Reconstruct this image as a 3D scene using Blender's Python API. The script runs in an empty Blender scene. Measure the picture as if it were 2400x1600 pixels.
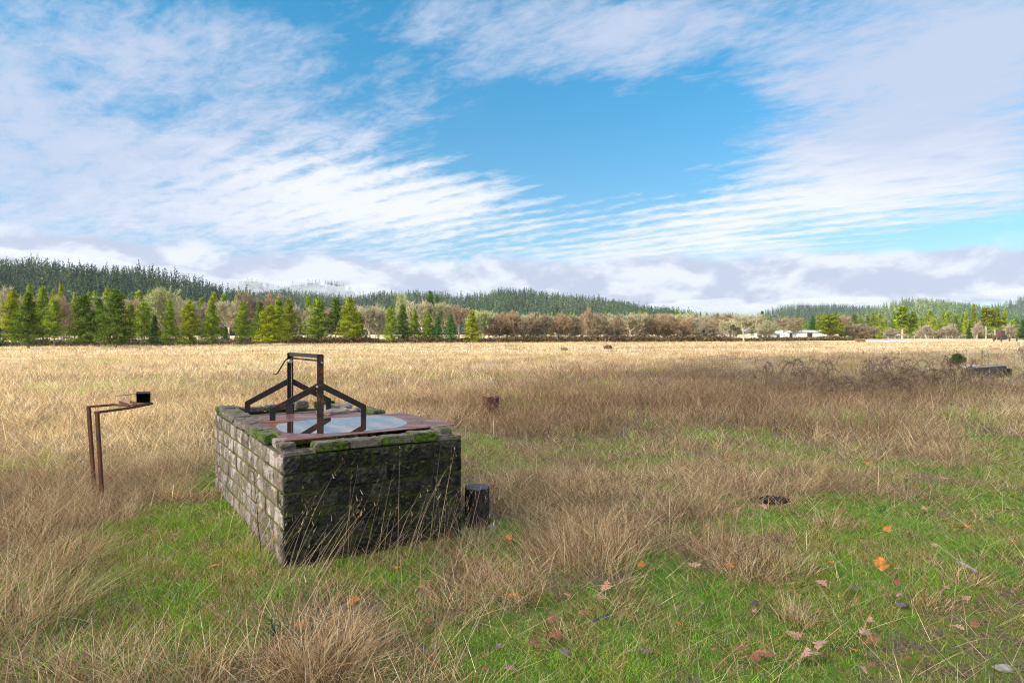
import bpy, bmesh, math, random
import numpy as np
from mathutils import Vector, Matrix

# ------------------------------------------------------------------ camera
SC = bpy.context.scene
COL = SC.collection
F, HX, HY, EYE = 1510.0, 1200.0, 780.0, 1.9
cam_d = bpy.data.cameras.new("camera")
cam = bpy.data.objects.new("camera", cam_d)
COL.objects.link(cam)
cam.location = (0, 0, EYE)
cam.rotation_euler = (math.radians(90), 0, 0)
cam_d.sensor_width = 36
cam_d.lens = F / 2400 * 36
cam_d.shift_y = -20 / 2400
cam_d.clip_start = 0.05
cam_d.clip_end = 9000
SC.camera = cam

def P(px, py, d):
    return Vector(((px - HX) / F * d, d, EYE + (HY - py) / F * d))
def G(px, py):
    d = EYE * F / (py - HY)
    return Vector(((px - HX) / F * d, d, 0))

# ------------------------------------------------------------------ light
SC.view_settings.view_transform = 'Standard'
SC.view_settings.look = 'None'
SC.view_settings.exposure = 0.5
SC.view_settings.gamma = 1.0
SUN_EL = math.radians(27)
SAZ = Vector((-0.906, -0.423, 0))
S3 = Vector((SAZ.x * math.cos(SUN_EL), SAZ.y * math.cos(SUN_EL), math.sin(SUN_EL)))
sd = bpy.data.lights.new("sun", 'SUN')
sd.energy = 5.0
sd.angle = math.radians(0.5)
sd.color = (1.0, 0.90, 0.74)
sun = bpy.data.objects.new("sun", sd)
COL.objects.link(sun)
sun.rotation_euler = S3.to_track_quat('Z', 'Y').to_euler()
SC.cycles.max_bounces = 5
SC.cycles.diffuse_bounces = 2
SC.cycles.glossy_bounces = 2
SC.cycles.transmission_bounces = 3
SC.cycles.transparent_max_bounces = 6
SC.cycles.volume_bounces = 0
SC.cycles.sample_clamp_indirect = 4
SC.cycles.use_denoising = True
SC.cycles.denoiser = 'OPENIMAGEDENOISE'
SC.cycles.denoising_input_passes = 'RGB_ALBEDO_NORMAL'
SC.cycles.denoising_prefilter = 'NONE'
SC.cycles.filter_width = 1.15

# ------------------------------------------------------------------ node helpers
class NT:
    def __init__(s, tree):
        s.t = tree; s.n = tree.nodes; s.l = tree.links
    def new(s, kind, **kw):
        nd = s.n.new(kind)
        for k, v in kw.items(): setattr(nd, k, v)
        return nd
    def put(s, sock, v):
        if isinstance(v, bpy.types.NodeSocket): s.l.new(v, sock)
        elif v is not None:
            if sock.type == 'RGBA' and len(v) == 3: v = (*v, 1)
            sock.default_value = v
    def math(s, op, a, b=None, c=None, clamp=False):
        nd = s.new('ShaderNodeMath', operation=op, use_clamp=clamp)
        s.put(nd.inputs[0], a)
        if b is not None: s.put(nd.inputs[1], b)
        if c is not None: s.put(nd.inputs[2], c)
        return nd.outputs[0]
    def vmath(s, op, a, b=None):
        nd = s.new('ShaderNodeVectorMath', operation=op)
        s.put(nd.inputs[0], a)
        if b is not None: s.put(nd.inputs[1], b)
        return nd.outputs['Value'] if op in ('LENGTH', 'DOT_PRODUCT') else nd.outputs[0]
    def xyz(s, x, y, z):
        nd = s.new('ShaderNodeCombineXYZ')
        s.put(nd.inputs[0], x); s.put(nd.inputs[1], y); s.put(nd.inputs[2], z)
        return nd.outputs[0]
    def noise(s, vec, scale, detail=4, rough=0.55, dist=0.0):
        nd = s.new('ShaderNodeTexNoise')
        if vec is not None: s.put(nd.inputs['Vector'], vec)
        nd.inputs['Scale'].default_value = scale
        nd.inputs['Detail'].default_value = detail
        nd.inputs['Roughness'].default_value = rough
        nd.inputs['Distortion'].default_value = dist
        return nd.outputs['Fac']
    def rng(s, v, a, b, c=0.0, d=1.0, smooth=True):
        nd = s.new('ShaderNodeMapRange')
        nd.interpolation_type = 'SMOOTHSTEP' if smooth else 'LINEAR'
        s.put(nd.inputs['Value'], v)
        for k, x in (('From Min', a), ('From Max', b), ('To Min', c), ('To Max', d)): s.put(nd.inputs[k], x)
        return nd.outputs['Result']
    def mix(s, f, a, b, mode='MIX'):
        nd = s.new('ShaderNodeMix', data_type='RGBA', blend_type=mode)
        s.put(nd.inputs[0], f); s.put(nd.inputs[6], a); s.put(nd.inputs[7], b)
        return nd.outputs[2]
    def mixv(s, v, k):     # vector times per-axis scale
        return s.vmath('MULTIPLY', v, k)

# ------------------------------------------------------------------ world: sky with high cloud
world = bpy.data.worlds.new("World"); SC.world = world
world.use_nodes = True
T = NT(world.node_tree); T.n.clear()
sky = T.new('ShaderNodeTexSky', sky_type='NISHITA')
sky.sun_disc = False
sky.sun_elevation = SUN_EL
sky.sun_rotation = math.atan2(SAZ.x, SAZ.y)
sky.air_density = 1.0; sky.dust_density = 0.4; sky.ozone_density = 2.0
tc = T.new('ShaderNodeTexCoord')
sep = T.new('ShaderNodeSeparateXYZ'); T.put(sep.inputs[0], tc.outputs['Generated'])
DX, DY, DZ = sep.outputs
PHI = T.math('ARCTAN2', DX, DY)
THE = T.math('ARCSINE', DZ)
zz = T.math('MAXIMUM', DZ, 0.0)
den = T.math('ADD', zz, 0.10)
PX = T.math('DIVIDE', DX, den); PY = T.math('DIVIDE', DY, den)
PLN = T.xyz(PX, PY, 0.0)
def ang(px, py):
    v = Vector(((px - HX) / F, 1, (HY - py) / F)).normalized()
    return math.atan2(v.x, v.y), math.asin(v.z)
def blob(px, py, rx, ry, w, rot=0.0):
    p, t = ang(px, py)
    k = 1 / F * math.cos(p)
    a = T.math('SUBTRACT', PHI, p); b = T.math('SUBTRACT', THE, t)
    c, s_ = math.cos(math.radians(rot)), math.sin(math.radians(rot))
    u = T.math('ADD', T.math('MULTIPLY', a, c), T.math('MULTIPLY', b, s_))
    v = T.math('SUBTRACT', T.math('MULTIPLY', b, c), T.math('MULTIPLY', a, s_))
    u = T.math('MULTIPLY', u, 1 / (rx * k)); v = T.math('MULTIPLY', v, 1 / (ry * k))
    r2 = T.math('ADD', T.math('MULTIPLY', u, u), T.math('MULTIPLY', v, v))
    return T.math('MULTIPLY', T.math('EXPONENT', T.math('MULTIPLY', r2, -1.0)), w)
def total(lst):
    o = blob(*lst[0])
    for q in lst[1:]: o = T.math('ADD', o, blob(*q))
    return o
BL = [(0, 400, 700, 320, .90), (760, 420, 420, 150, .50, 8), (950, 490, 380, 80, .60), (40, 20, 380, 190, .35),
      (1350, 60, 620, 120, .72, 6), (1750, 130, 300, 90, .35), (1800, 500, 520, 105, .95, 12), (2120, 230, 340, 160, .95, 10),
      (2300, 60, 380, 140, .55), (2330, 440, 240, 120, .45), (1430, 350, 240, 115, -.75), (1300, 300, 250, 80, -.2), (850, 90, 400, 80, -.22, -10), (1130, 190, 200, 60, -.2), (500, 120, 300, 100, .2),
      (2330, 545, 230, 40, -.35), (1650, 230, 110, 60, -.2), (1050, 610, 420, 30, .2), (1150, 470, 120, 60, .15)]
base = total(BL)
def streak(az, su, sv, z=0.0):
    a = math.radians(az); c, s_ = math.cos(a), math.sin(a)
    return T.xyz(T.math('MULTIPLY', T.vmath('DOT_PRODUCT', PLN, (s_, c, 0)), su), T.math('MULTIPLY', T.vmath('DOT_PRODUCT', PLN, (c, -s_, 0)), sv), z)
fb1 = T.noise(streak(-48, 1.0, 1.6), 1.3, 10, 0.62, 0.6)
fb2 = T.noise(streak(-52, 2.2, 4.4, 3.0), 1.8, 10, 0.68, 0.35)
fb3 = T.noise(streak(-48, 6.0, 9.0, 7.0), 1.7, 6, 0.62, 0.6)
wv = T.new('ShaderNodeTexWave', wave_type='BANDS', bands_direction='Y')
T.put(wv.inputs['Vector'], streak(-56, .35, 1.0))
wv.inputs['Scale'].default_value = 1.9
wv.inputs['Distortion'].default_value = 6
wv.inputs['Detail'].default_value = 5
wv.inputs['Detail Scale'].default_value = 1.4
rip = wv.outputs['Fac']
d0 = T.math('ADD', base, T.math('MULTIPLY', T.math('SUBTRACT', fb1, 0.5), 1.7))
d0 = T.math('ADD', d0, T.math('MULTIPLY', T.math('SUBTRACT', fb2, 0.5), 1.6))
d0 = T.math('ADD', d0, T.math('MULTIPLY', T.math('SUBTRACT', fb3, 0.5), .75))
ripw = total([(950, 480, 480, 110, .38), (1800, 520, 560, 120, .42), (700, 380, 400, 120, .25)])
d0 = T.math('ADD', d0, T.math('MULTIPLY', T.math('SUBTRACT', rip, 0.5), ripw))
alpha = T.rng(d0, 0.10, 1.15)
alpha = T.math('POWER', alpha, 0.85)
# low broken cloud along the hills
lowb = total([(0, 585, 420, 75, 1.0), (450, 640, 380, 50, .9), (1000, 640, 500, 42, .85), (1500, 655, 400, 50, 1.05), (1950, 650, 380, 55, 1.1), (2380, 640, 300, 55, 1.0), (1200, 700, 1500, 45, .8)])
AE = T.xyz(PHI, T.math('MULTIPLY', THE, 1.9), 0.0)
ln1 = T.noise(AE, 9.0, 8, 0.55, 0.3)
lowd = T.math('ADD', lowb, T.math('MULTIPLY', T.math('SUBTRACT', ln1, 0.5), 2.4))
lowa = T.rng(lowd, 0.35, 0.95)
ln2 = T.noise(T.vmath('ADD', AE, (0.35, 0.05, 2.0)), 7.0, 7, 0.55)
ln3 = T.noise(T.vmath('ADD', AE, (0.0, -0.035, 0)), 9.0, 8, 0.55, 0.3)
relief = T.math('SUBTRACT', ln1, ln3)
lowl = T.rng(T.math('ADD', T.math('MULTIPLY', relief, 2.4), ln2), 0.28, 0.80)
# colours (before the 0.1 strength)
tint = T.mix(T.rng(DZ, 0.0, 0.5), (0.72, 1.00, 1.18, 1), (0.09, 1.40, 1.68, 1))
skyc = T.mix(1.0, sky.outputs[0], tint, 'MULTIPLY')
whit = total([(1700, 520, 700, 140, 1.0), (950, 470, 450, 120, .75), (700, 400, 300, 100, .25), (350, 530, 400, 70, .25), (1250, 30, 700, 60, .1)])
shade = T.rng(T.math('ADD', whit, T.math('MULTIPLY', T.math('SUBTRACT', fb2, 0.5), 0.9)), 0.08, 1.0)
cloudc = T.mix(shade, (4.5, 5.35, 7.1, 1), (7.5, 7.8, 8.3, 1))
lowc = T.mix(lowl, (4.1, 4.7, 6.1, 1), (6.9, 7.3, 8.1, 1))
c1 = T.mix(alpha, skyc, cloudc)
c2 = T.mix(lowa, c1, lowc)
# unseen bright sky added round the sun and behind the view as fill light
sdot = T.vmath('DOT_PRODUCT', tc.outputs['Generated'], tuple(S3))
sun_fill = T.math('MULTIPLY', T.rng(sdot, .60, .92), T.rng(T.math('ADD', fb1, T.math('MULTIPLY', fb2, .4)), .35, .75, .6, 1.0))
c2 = T.mix(sun_fill, c2, (66, 64, 65, 1))
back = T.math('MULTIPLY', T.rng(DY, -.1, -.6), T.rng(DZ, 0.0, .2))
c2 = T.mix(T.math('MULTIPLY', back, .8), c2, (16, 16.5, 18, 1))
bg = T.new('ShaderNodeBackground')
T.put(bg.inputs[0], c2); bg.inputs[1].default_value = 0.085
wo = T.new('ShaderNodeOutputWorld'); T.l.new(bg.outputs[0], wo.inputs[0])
world.cycles.sampling_method = 'MANUAL'
world.cycles.sample_map_resolution = 512

# ------------------------------------------------------------------ object helpers
def tag(o, label=None, cat=None, group=None, kind=None):
    if label: o['label'] = label
    if cat: o['category'] = cat
    if group: o['group'] = group
    if kind: o['kind'] = kind
    return o
def empty(name, loc=(0, 0, 0), rz=0.0):
    o = bpy.data.objects.new(name, None); COL.objects.link(o)
    o.location = loc; o.rotation_euler = (0, 0, rz)
    return o
def link_mesh(name, me, mat=None, parent=None):
    o = bpy.data.objects.new(name, me); COL.objects.link(o)
    if mat is not None and len(me.materials) == 0: me.materials.append(mat)
    if parent: o.parent = parent
    return o
def np_mesh(name, V, faces_list, colors=None, smooth=False):
    """faces_list: list of (n,k) int arrays; colors: (nverts,3) point colours"""
    me = bpy.data.meshes.new(name)
    V = np.asarray(V, dtype=np.float32)
    me.vertices.add(len(V)); me.vertices.foreach_set('co', V.ravel())
    li = np.concatenate([f.ravel() for f in faces_list]).astype(np.int32)
    tot = np.concatenate([np.full(len(f), f.shape[1]) for f in faces_list]).astype(np.int32)
    st = np.concatenate([[0], np.cumsum(tot)[:-1]]).astype(np.int32)
    me.loops.add(len(li)); me.loops.foreach_set('vertex_index', li)
    me.polygons.add(len(tot)); me.polygons.foreach_set('loop_start', st)
    me.polygons.foreach_set('use_smooth', np.full(len(tot), smooth))
    me.update(calc_edges=True)
    if colors is not None:
        ca = me.color_attributes.new('tint', 'FLOAT_COLOR', 'POINT')
        c = np.ones((len(V), 4), dtype=np.float32); c[:, :3] = colors
        ca.data.foreach_set('color', c.ravel())
    return me
def bm_mesh(name, bm, mat=None, parent=None, smooth=False, bevel=0):
    if bevel:
        bmesh.ops.bevel(bm, geom=[e for e in bm.edges], offset=bevel, segments=1, affect='EDGES')
    me = bpy.data.meshes.new(name)
    if smooth:
        for f in bm.faces: f.smooth = True
    bm.normal_update(); bm.to_mesh(me); bm.free()
    return link_mesh(name, me, mat, parent)
def add_box(bm, c, s, rot=None):
    """box centred on c, size s, rot = 3x3 Matrix"""
    r = bmesh.ops.create_cube(bm, size=1.0)
    M = Matrix.Translation(Vector(c)) @ (rot.to_4x4() if rot else Matrix.Identity(4)) @ Matrix.Diagonal((*s, 1))
    bmesh.ops.transform(bm, matrix=M, verts=r['verts'])
    return r['verts']
def add_bar(bm, a, b, w, t, up=Vector((0, 0, 1))):
    """rectangular bar from a to b, w across (perpendicular, in the up plane), t thick"""
    a, b = Vector(a), Vector(b); d = b - a; L = d.length; d.normalize()
    side = d.cross(up)
    if side.length < 1e-4: side = d.cross(Vector((0, 1, 0)))
    side.normalize(); u = side.cross(d).normalized()
    R = Matrix((side, d, u)).transposed()
    return add_box(bm, (a + b) / 2, (t, L, w), R)
def add_tube(bm, pts, rad, n=8, cap=True):
    rings = []
    pts = [Vector(p) for p in pts]
    for i, p in enumerate(pts):
        d = (pts[min(i + 1, len(pts) - 1)] - pts[max(i - 1, 0)]).normalized()
        a = d.cross(Vector((0.13, 0.2, 0.97)))
        if a.length < 1e-3: a = d.cross(Vector((1, 0, 0)))
        a.normalize(); b = d.cross(a)
        r = rad[i] if isinstance(rad, (list, tuple)) else rad
        rings.append([bm.verts.new(p + (a * math.cos(k * 2 * math.pi / n) + b * math.sin(k * 2 * math.pi / n)) * r) for k in range(n)])
    for i in range(len(rings) - 1):
        for k in range(n):
            bm.faces.new((rings[i][k], rings[i][(k + 1) % n], rings[i + 1][(k + 1) % n], rings[i + 1][k]))
    if cap:
        bm.faces.new(rings[0][::-1]); bm.faces.new(rings[-1])
    return rings

def hash2(ix, iy, seed):
    h = (ix.astype(np.int64) * 374761393 + iy.astype(np.int64) * 668265263 + seed * 1442695041) & 0xffffffff
    h = ((h ^ (h >> 13)) * 1274126177) & 0xffffffff
    return ((h ^ (h >> 16)) & 0xffff) / 65535.0
def vn(x, y, s, seed=0):
    x = np.asarray(x, float) * s; y = np.asarray(y, float) * s
    ix = np.floor(x).astype(np.int64); iy = np.floor(y).astype(np.int64)
    fx = x - ix; fy = y - iy
    fx = fx * fx * (3 - 2 * fx); fy = fy * fy * (3 - 2 * fy)
    a = hash2(ix, iy, seed); b = hash2(ix + 1, iy, seed); c = hash2(ix, iy + 1, seed); d = hash2(ix + 1, iy + 1, seed)
    return (a * (1 - fx) + b * fx) * (1 - fy) + (c * (1 - fx) + d * fx) * fy
def fbm(x, y, s, seed=0, o=3):
    r = 0; a = .5; t = 0
    for i in range(o):
        r = r + a * vn(x, y, s * 2 ** i, seed + i * 17); t += a; a *= .55
    return r / t

# ------------------------------------------------------------------ materials
def mat(name, rough=0.8, spec=0.3):
    m = bpy.data.materials.new(name); m.use_nodes = True
    t = NT(m.node_tree)
    b = m.node_tree.nodes['Principled BSDF']
    b.inputs['Roughness'].default_value = rough
    b.inputs['Specular IOR Level'].default_value = spec
    return m, t, b
def ocoord(t): return t.new('ShaderNodeTexCoord').outputs['Object']
def gpos(t): return t.new('ShaderNodeNewGeometry').outputs['Position']
def bump(t, b, h, strength=0.5, dist=0.01):
    n = t.new('ShaderNodeBump'); n.inputs['Strength'].default_value = strength
    n.inputs['Distance'].default_value = dist
    t.put(n.inputs['Height'], h); t.l.new(n.outputs[0], b.inputs['Normal'])
def simple(name, c1, c2, scale=5, rough=0.8, spec=0.3, bmp=0.0, metal=0.0):
    m, t, b = mat(name, rough, spec)
    p = gpos(t)
    f = t.noise(p, scale, 6, 0.6)
    t.put(b.inputs['Base Color'], t.mix(t.rng(f, .3, .7), c1, c2))
    b.inputs['Metallic'].default_value = metal
    if bmp: bump(t, b, t.noise(p, scale * 6, 5), bmp, 0.01)
    return m
def leafmat(name, transl=0.3, use_obj=False):
    m = bpy.data.materials.new(name); m.use_nodes = True
    t = NT(m.node_tree); t.n.clear()
    at = t.new('ShaderNodeAttribute', attribute_name='tint').outputs['Color']
    if use_obj:
        oi = t.new('ShaderNodeObjectInfo')
        at = t.mix(1.0, at, oi.outputs['Color'], 'MULTIPLY')
    d = t.new('ShaderNodeBsdfDiffuse'); t.put(d.inputs[0], at)
    tr = t.new('ShaderNodeBsdfTranslucent'); t.put(tr.inputs[0], at)
    mx = t.new('ShaderNodeMixShader'); mx.inputs[0].default_value = transl
    t.l.new(d.outputs[0], mx.inputs[1]); t.l.new(tr.outputs[0], mx.inputs[2])
    o = t.new('ShaderNodeOutputMaterial'); t.l.new(mx.outputs[0], o.inputs[0])
    return m
M_BLADE = leafmat('grass_blade', 0.35)
M_NEEDLE = leafmat('needles', 0.25, True)
M_TWIG = leafmat('twigs', 0.0, True)

def steel_mat(name, dark, rust, amount, rough=0.45, drip=True):
    m, t, b = mat(name, rough, 0.3)
    p = gpos(t)
    f = t.noise(p, 9, 8, 0.65, 0.5)
    f2 = t.noise(t.mixv(p, (60, 60, 8)), 1.0, 5, 0.6)
    f = t.math('ADD', t.math('MULTIPLY', f, .7), t.math('MULTIPLY', f2, .3))
    k = t.rng(f, amount - .09, amount + .09)
    c = t.mix(t.noise(p, 40, 4), rust, tuple(x * .45 for x in rust[:3]))
    t.put(b.inputs['Base Color'], t.mix(k, c, dark))
    t.put(b.inputs['Roughness'], t.rng(k, 0, 1, 0.85, rough))
    b.inputs['Metallic'].default_value = 0.0
    bump(t, b, t.noise(p, 120, 4), 0.35, 0.004)
    return m
M_STEEL = steel_mat('old_dark_steel', (0.013, 0.010, 0.009), (0.13, 0.045, 0.018), 0.40, 0.55)
M_RUSTPOST = steel_mat('rusty_steel', (0.05, 0.026, 0.016), (0.20, 0.07, 0.028), 0.54, 0.6)
M_STEELORANGE = steel_mat('rusty_post_steel', (0.016, 0.012, 0.010), (0.22, 0.065, 0.018), 0.455, 0.55)

# rusty sheet
def plate_mat():
    m, t, b = mat('rusty_sheet_steel', 0.5, 0.5)
    p = gpos(t)
    rm = t.new('ShaderNodeMapping'); t.put(rm.inputs['Vector'], p)
    rm.inputs['Rotation'].default_value = (0, 0, -0.58); rm.inputs['Scale'].default_value = (1.2, 7, 1)
    f = t.noise(rm.outputs[0], 2.2, 8, 0.6, 0.4)
    g = t.noise(p, 55, 5, 0.6)
    c = t.mix(t.rng(f, .3, .7), (0.135, 0.040, 0.022), (0.24, 0.105, 0.072))
    c = t.mix(t.rng(g, .45, .75, 0, .5), c, (0.07, 0.028, 0.018))
    t.put(b.inputs['Base Color'], c)
    t.put(b.inputs['Roughness'], t.rng(t.noise(rm.outputs[0], 1.1, 5), .35, .65, .28, .62))
    bump(t, b, g, 0.25, 0.003)
    return m
M_PLATE = plate_mat()
def puddle_mat():
    m, t, b = mat('rain_water', 0.015, 0.9)
    p = gpos(t)
    b.inputs['IOR'].default_value = 1.9
    fl = t.rng(t.noise(t.mixv(p, (18, 40, 1)), 1.6, 7, 0.7), .62, .68)
    msk = t.rng(t.noise(p, 2.6, 3), .45, .6)
    sp = t.math('MULTIPLY', fl, msk)
    t.put(b.inputs['Base Color'], t.mix(sp, (0.05, 0.022, 0.014), (0.035, 0.03, 0.025)))
    t.put(b.inputs['Roughness'], t.math('MULTIPLY', sp, 0.6))
    bump(t, b, t.math('ADD', sp, t.math('MULTIPLY', t.noise(p, 7, 2), .05)), 0.10, 0.004)
    return m
M_WATER = puddle_mat()

def block_mat(name, front):
    m, t, b = mat(name, 0.92, 0.25)
    p = gpos(t)
    at = t.new('ShaderNodeAttribute', attribute_name='tint').outputs['Color']
    agg = t.noise(p, 130, 3, 0.7)
    med = t.noise(p, 11, 7, 0.65)
    big = t.noise(p, 3.1, 5, 0.6)
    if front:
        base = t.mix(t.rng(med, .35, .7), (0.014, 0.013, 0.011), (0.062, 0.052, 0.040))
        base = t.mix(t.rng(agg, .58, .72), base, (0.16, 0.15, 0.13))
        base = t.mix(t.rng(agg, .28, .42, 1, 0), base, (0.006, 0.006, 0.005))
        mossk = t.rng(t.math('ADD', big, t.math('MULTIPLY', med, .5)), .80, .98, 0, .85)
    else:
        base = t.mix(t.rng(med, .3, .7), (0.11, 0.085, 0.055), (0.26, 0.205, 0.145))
        base = t.mix(t.rng(t.noise(p, 5.5, 3, .5), .48, .60, .0, .85), base, (0.43, 0.36, 0.30))  # bright patches stand for dappled sunlight, painted into the wall colour
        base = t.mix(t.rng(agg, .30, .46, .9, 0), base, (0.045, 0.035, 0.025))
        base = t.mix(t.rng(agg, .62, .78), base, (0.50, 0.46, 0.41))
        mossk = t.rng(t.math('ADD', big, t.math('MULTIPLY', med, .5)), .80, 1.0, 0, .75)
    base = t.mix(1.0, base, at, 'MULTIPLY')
    # moss sits on upward faces and in patches
    nz = t.new('ShaderNodeSeparateXYZ'); t.put(nz.inputs[0], t.new('ShaderNodeNewGeometry').outputs['Normal'])
    up = t.rng(nz.outputs[2], .3, .8)
    upm = t.math('MULTIPLY', up, t.rng(med, .35, .55, 0, .8))
    k = t.math('MAXIMUM', mossk, upm)
    mc = t.mix(t.rng(t.noise(p, 30, 5), .3, .7), (0.016, 0.026, 0.006), (0.10, 0.125, 0.014))
    t.put(b.inputs['Base Color'], t.mix(k, base, mc))
    h = t.math('ADD', t.math('MULTIPLY', agg, 1.0), t.math('MULTIPLY', t.noise(p, 35, 6, .7), 1.6))
    bump(t, b, h, 1.0 if front else .7, 0.020 if front else 0.006)
    return m
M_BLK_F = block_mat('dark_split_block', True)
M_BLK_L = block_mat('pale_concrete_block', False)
def cap_mat(name, moss):
    m, t, b = mat(name, 0.92, 0.25)
    p = gpos(t)
    agg = t.noise(p, 120, 3, 0.7); med = t.noise(p, 14, 7, 0.65)
    base = t.mix(t.rng(med, .3, .7), (0.09, 0.07, 0.05), (0.235, 0.19, 0.14))
    base = t.mix(t.rng(agg, .32, .46, .85, 0), base, (0.035, 0.028, 0.022))
    base = t.mix(t.rng(agg, .60, .75), base, (0.33, 0.28, 0.24))
    mc = t.mix(t.rng(t.noise(p, 30, 5), .3, .7), (0.02, 0.035, 0.008), (0.13, 0.19, 0.012))
    nz = t.new('ShaderNodeSeparateXYZ'); t.put(nz.inputs[0], t.new('ShaderNodeNewGeometry').outputs['Normal'])
    side = t.rng(t.math('ABSOLUTE', nz.outputs[2]), .3, .8, .12, 0.0)
    k = t.rng(t.math('ADD', t.noise(p, 6.5, 4), side), moss, moss + .12)
    t.put(b.inputs['Base Color'], t.mix(k, base, mc))
    bump(t, b, t.math('ADD', agg, t.noise(p, 40, 5)), 0.9, 0.012)
    return m
M_CAP = cap_mat('weathered_block', .68)
M_CAPMOSS = cap_mat('mossy_block', .56)
M_CAPBRIGHT = cap_mat('thick_moss_block', .47)
M_MORTAR = simple('mossy_mortar', (0.008, 0.009, 0.005), (0.055, 0.065, 0.014), 4, .95, .1, .8)
M_MORTARL = simple('mossy_mortar_pale', (0.05, 0.05, 0.022), (0.15, 0.16, 0.02), 4, .95, .1, .8)
M_STONE = simple('pale_broken_stone', (0.20, 0.16, 0.12), (0.36, 0.30, 0.23), 14, .9, .2, .6)

# ================================================================== GROUND
def zg(x, y):
    x = np.asarray(x, float); y = np.asarray(y, float)
    d = np.hypot(x, y)
    z = (fbm(x, y, .9, 3) - .5) * .09 + (fbm(x, y, .12, 9) - .5) * .22 * np.clip((d - 6) / 20, 0, 1)
    return z
D1 = Vector((0.835, 0.551, 0)).normalized(); D2 = Vector((-0.551, 0.835, 0)).normalized()
C0 = Vector((-1.835, 5.17, 0))
WW, WL, CH, NC = 1.63, 3.30, 0.1515, 6
def well_uv(x, y):
    dx, dy = x - C0.x, y - C0.y
    return dx * D1.x + dy * D1.y, dx * D2.x + dy * D2.y

def ell(px, py, cx, cy, rx, ry, w):
    return w * np.exp(-(((px - cx) / rx) ** 2 + ((py - cy) / ry) ** 2))
DRYB = [(60, 1200, 260, 330, 1.1), (250, 1150, 220, 90, .5), (450, 1600, 560, 95, .85), (30, 1550, 160, 110, .5), (740, 1490, 130, 80, .7), (1390, 1230, 190, 110, 1.0),
        (1170, 1370, 150, 90, .7), (1780, 1300, 150, 60, .95), (1880, 1450, 90, 60, .55), (2200, 1120, 330, 55, .7), (1250, 1130, 160, 80, .6),
        (1650, 1140, 330, 60, .65), (1950, 1150, 200, 50, .3), (950, 1520, 250, 60, .3), (2150, 1340, 130, 40, .3), (1100, 1590, 200, 40, .35),
        (480, 1330, 190, 110, -1.0), (330, 1440, 250, 75, -1.0), (560, 1220, 90, 90, -.5), (1650, 1440, 330, 110, -.55), (2060, 1240, 230, 70, -.5), (2250, 1520, 280, 110, -1.0),
        (850, 1370, 200, 50, -.25), (2330, 1210, 150, 60, -.4), (1480, 1550, 170, 60, -.5), (1560, 1300, 60, 60, -.3), (1150, 1260, 110, 60, -1.0), (880, 1330, 260, 40, -.5), (600, 1100, 60, 100, -.3)]
def pix(x, y):
    y = np.maximum(y, .3)
    return HX + F * x / y, HY + F * EYE / y
def dryness(x, y):
    px, py = pix(x, y)
    yt = 1120 - 50 * np.clip((px - 900) / 300, 0, 1)
    base = 0.30 + np.clip((yt - py) / 100, 0, 1) * .72 + np.clip((1060 - py) / 70, 0, 1) * .38 * np.clip(1.0 - (px - 1700) / 2500, .5, 1)
    d = base
    for b in DRYB: d = d + ell(px, py, *b[:4], b[4] * (.68 if b[4] > 0 else 1))
    d = d + (fbm(x, y, 1.1, 21) - .5) * 1.5 + (fbm(x, y, .35, 31) - .5) * .7 + (fbm(x, y, 4.0, 61, 2) - .5) * .9
    return d
def bare(x, y):
    px, py = pix(x, y)
    return ell(px, py, 2250, 1540, 230, 90, 1.2) + ell(px, py, 2380, 1420, 120, 40, .7) + (fbm(x, y, 2.5, 41) - .5) * .9

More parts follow.
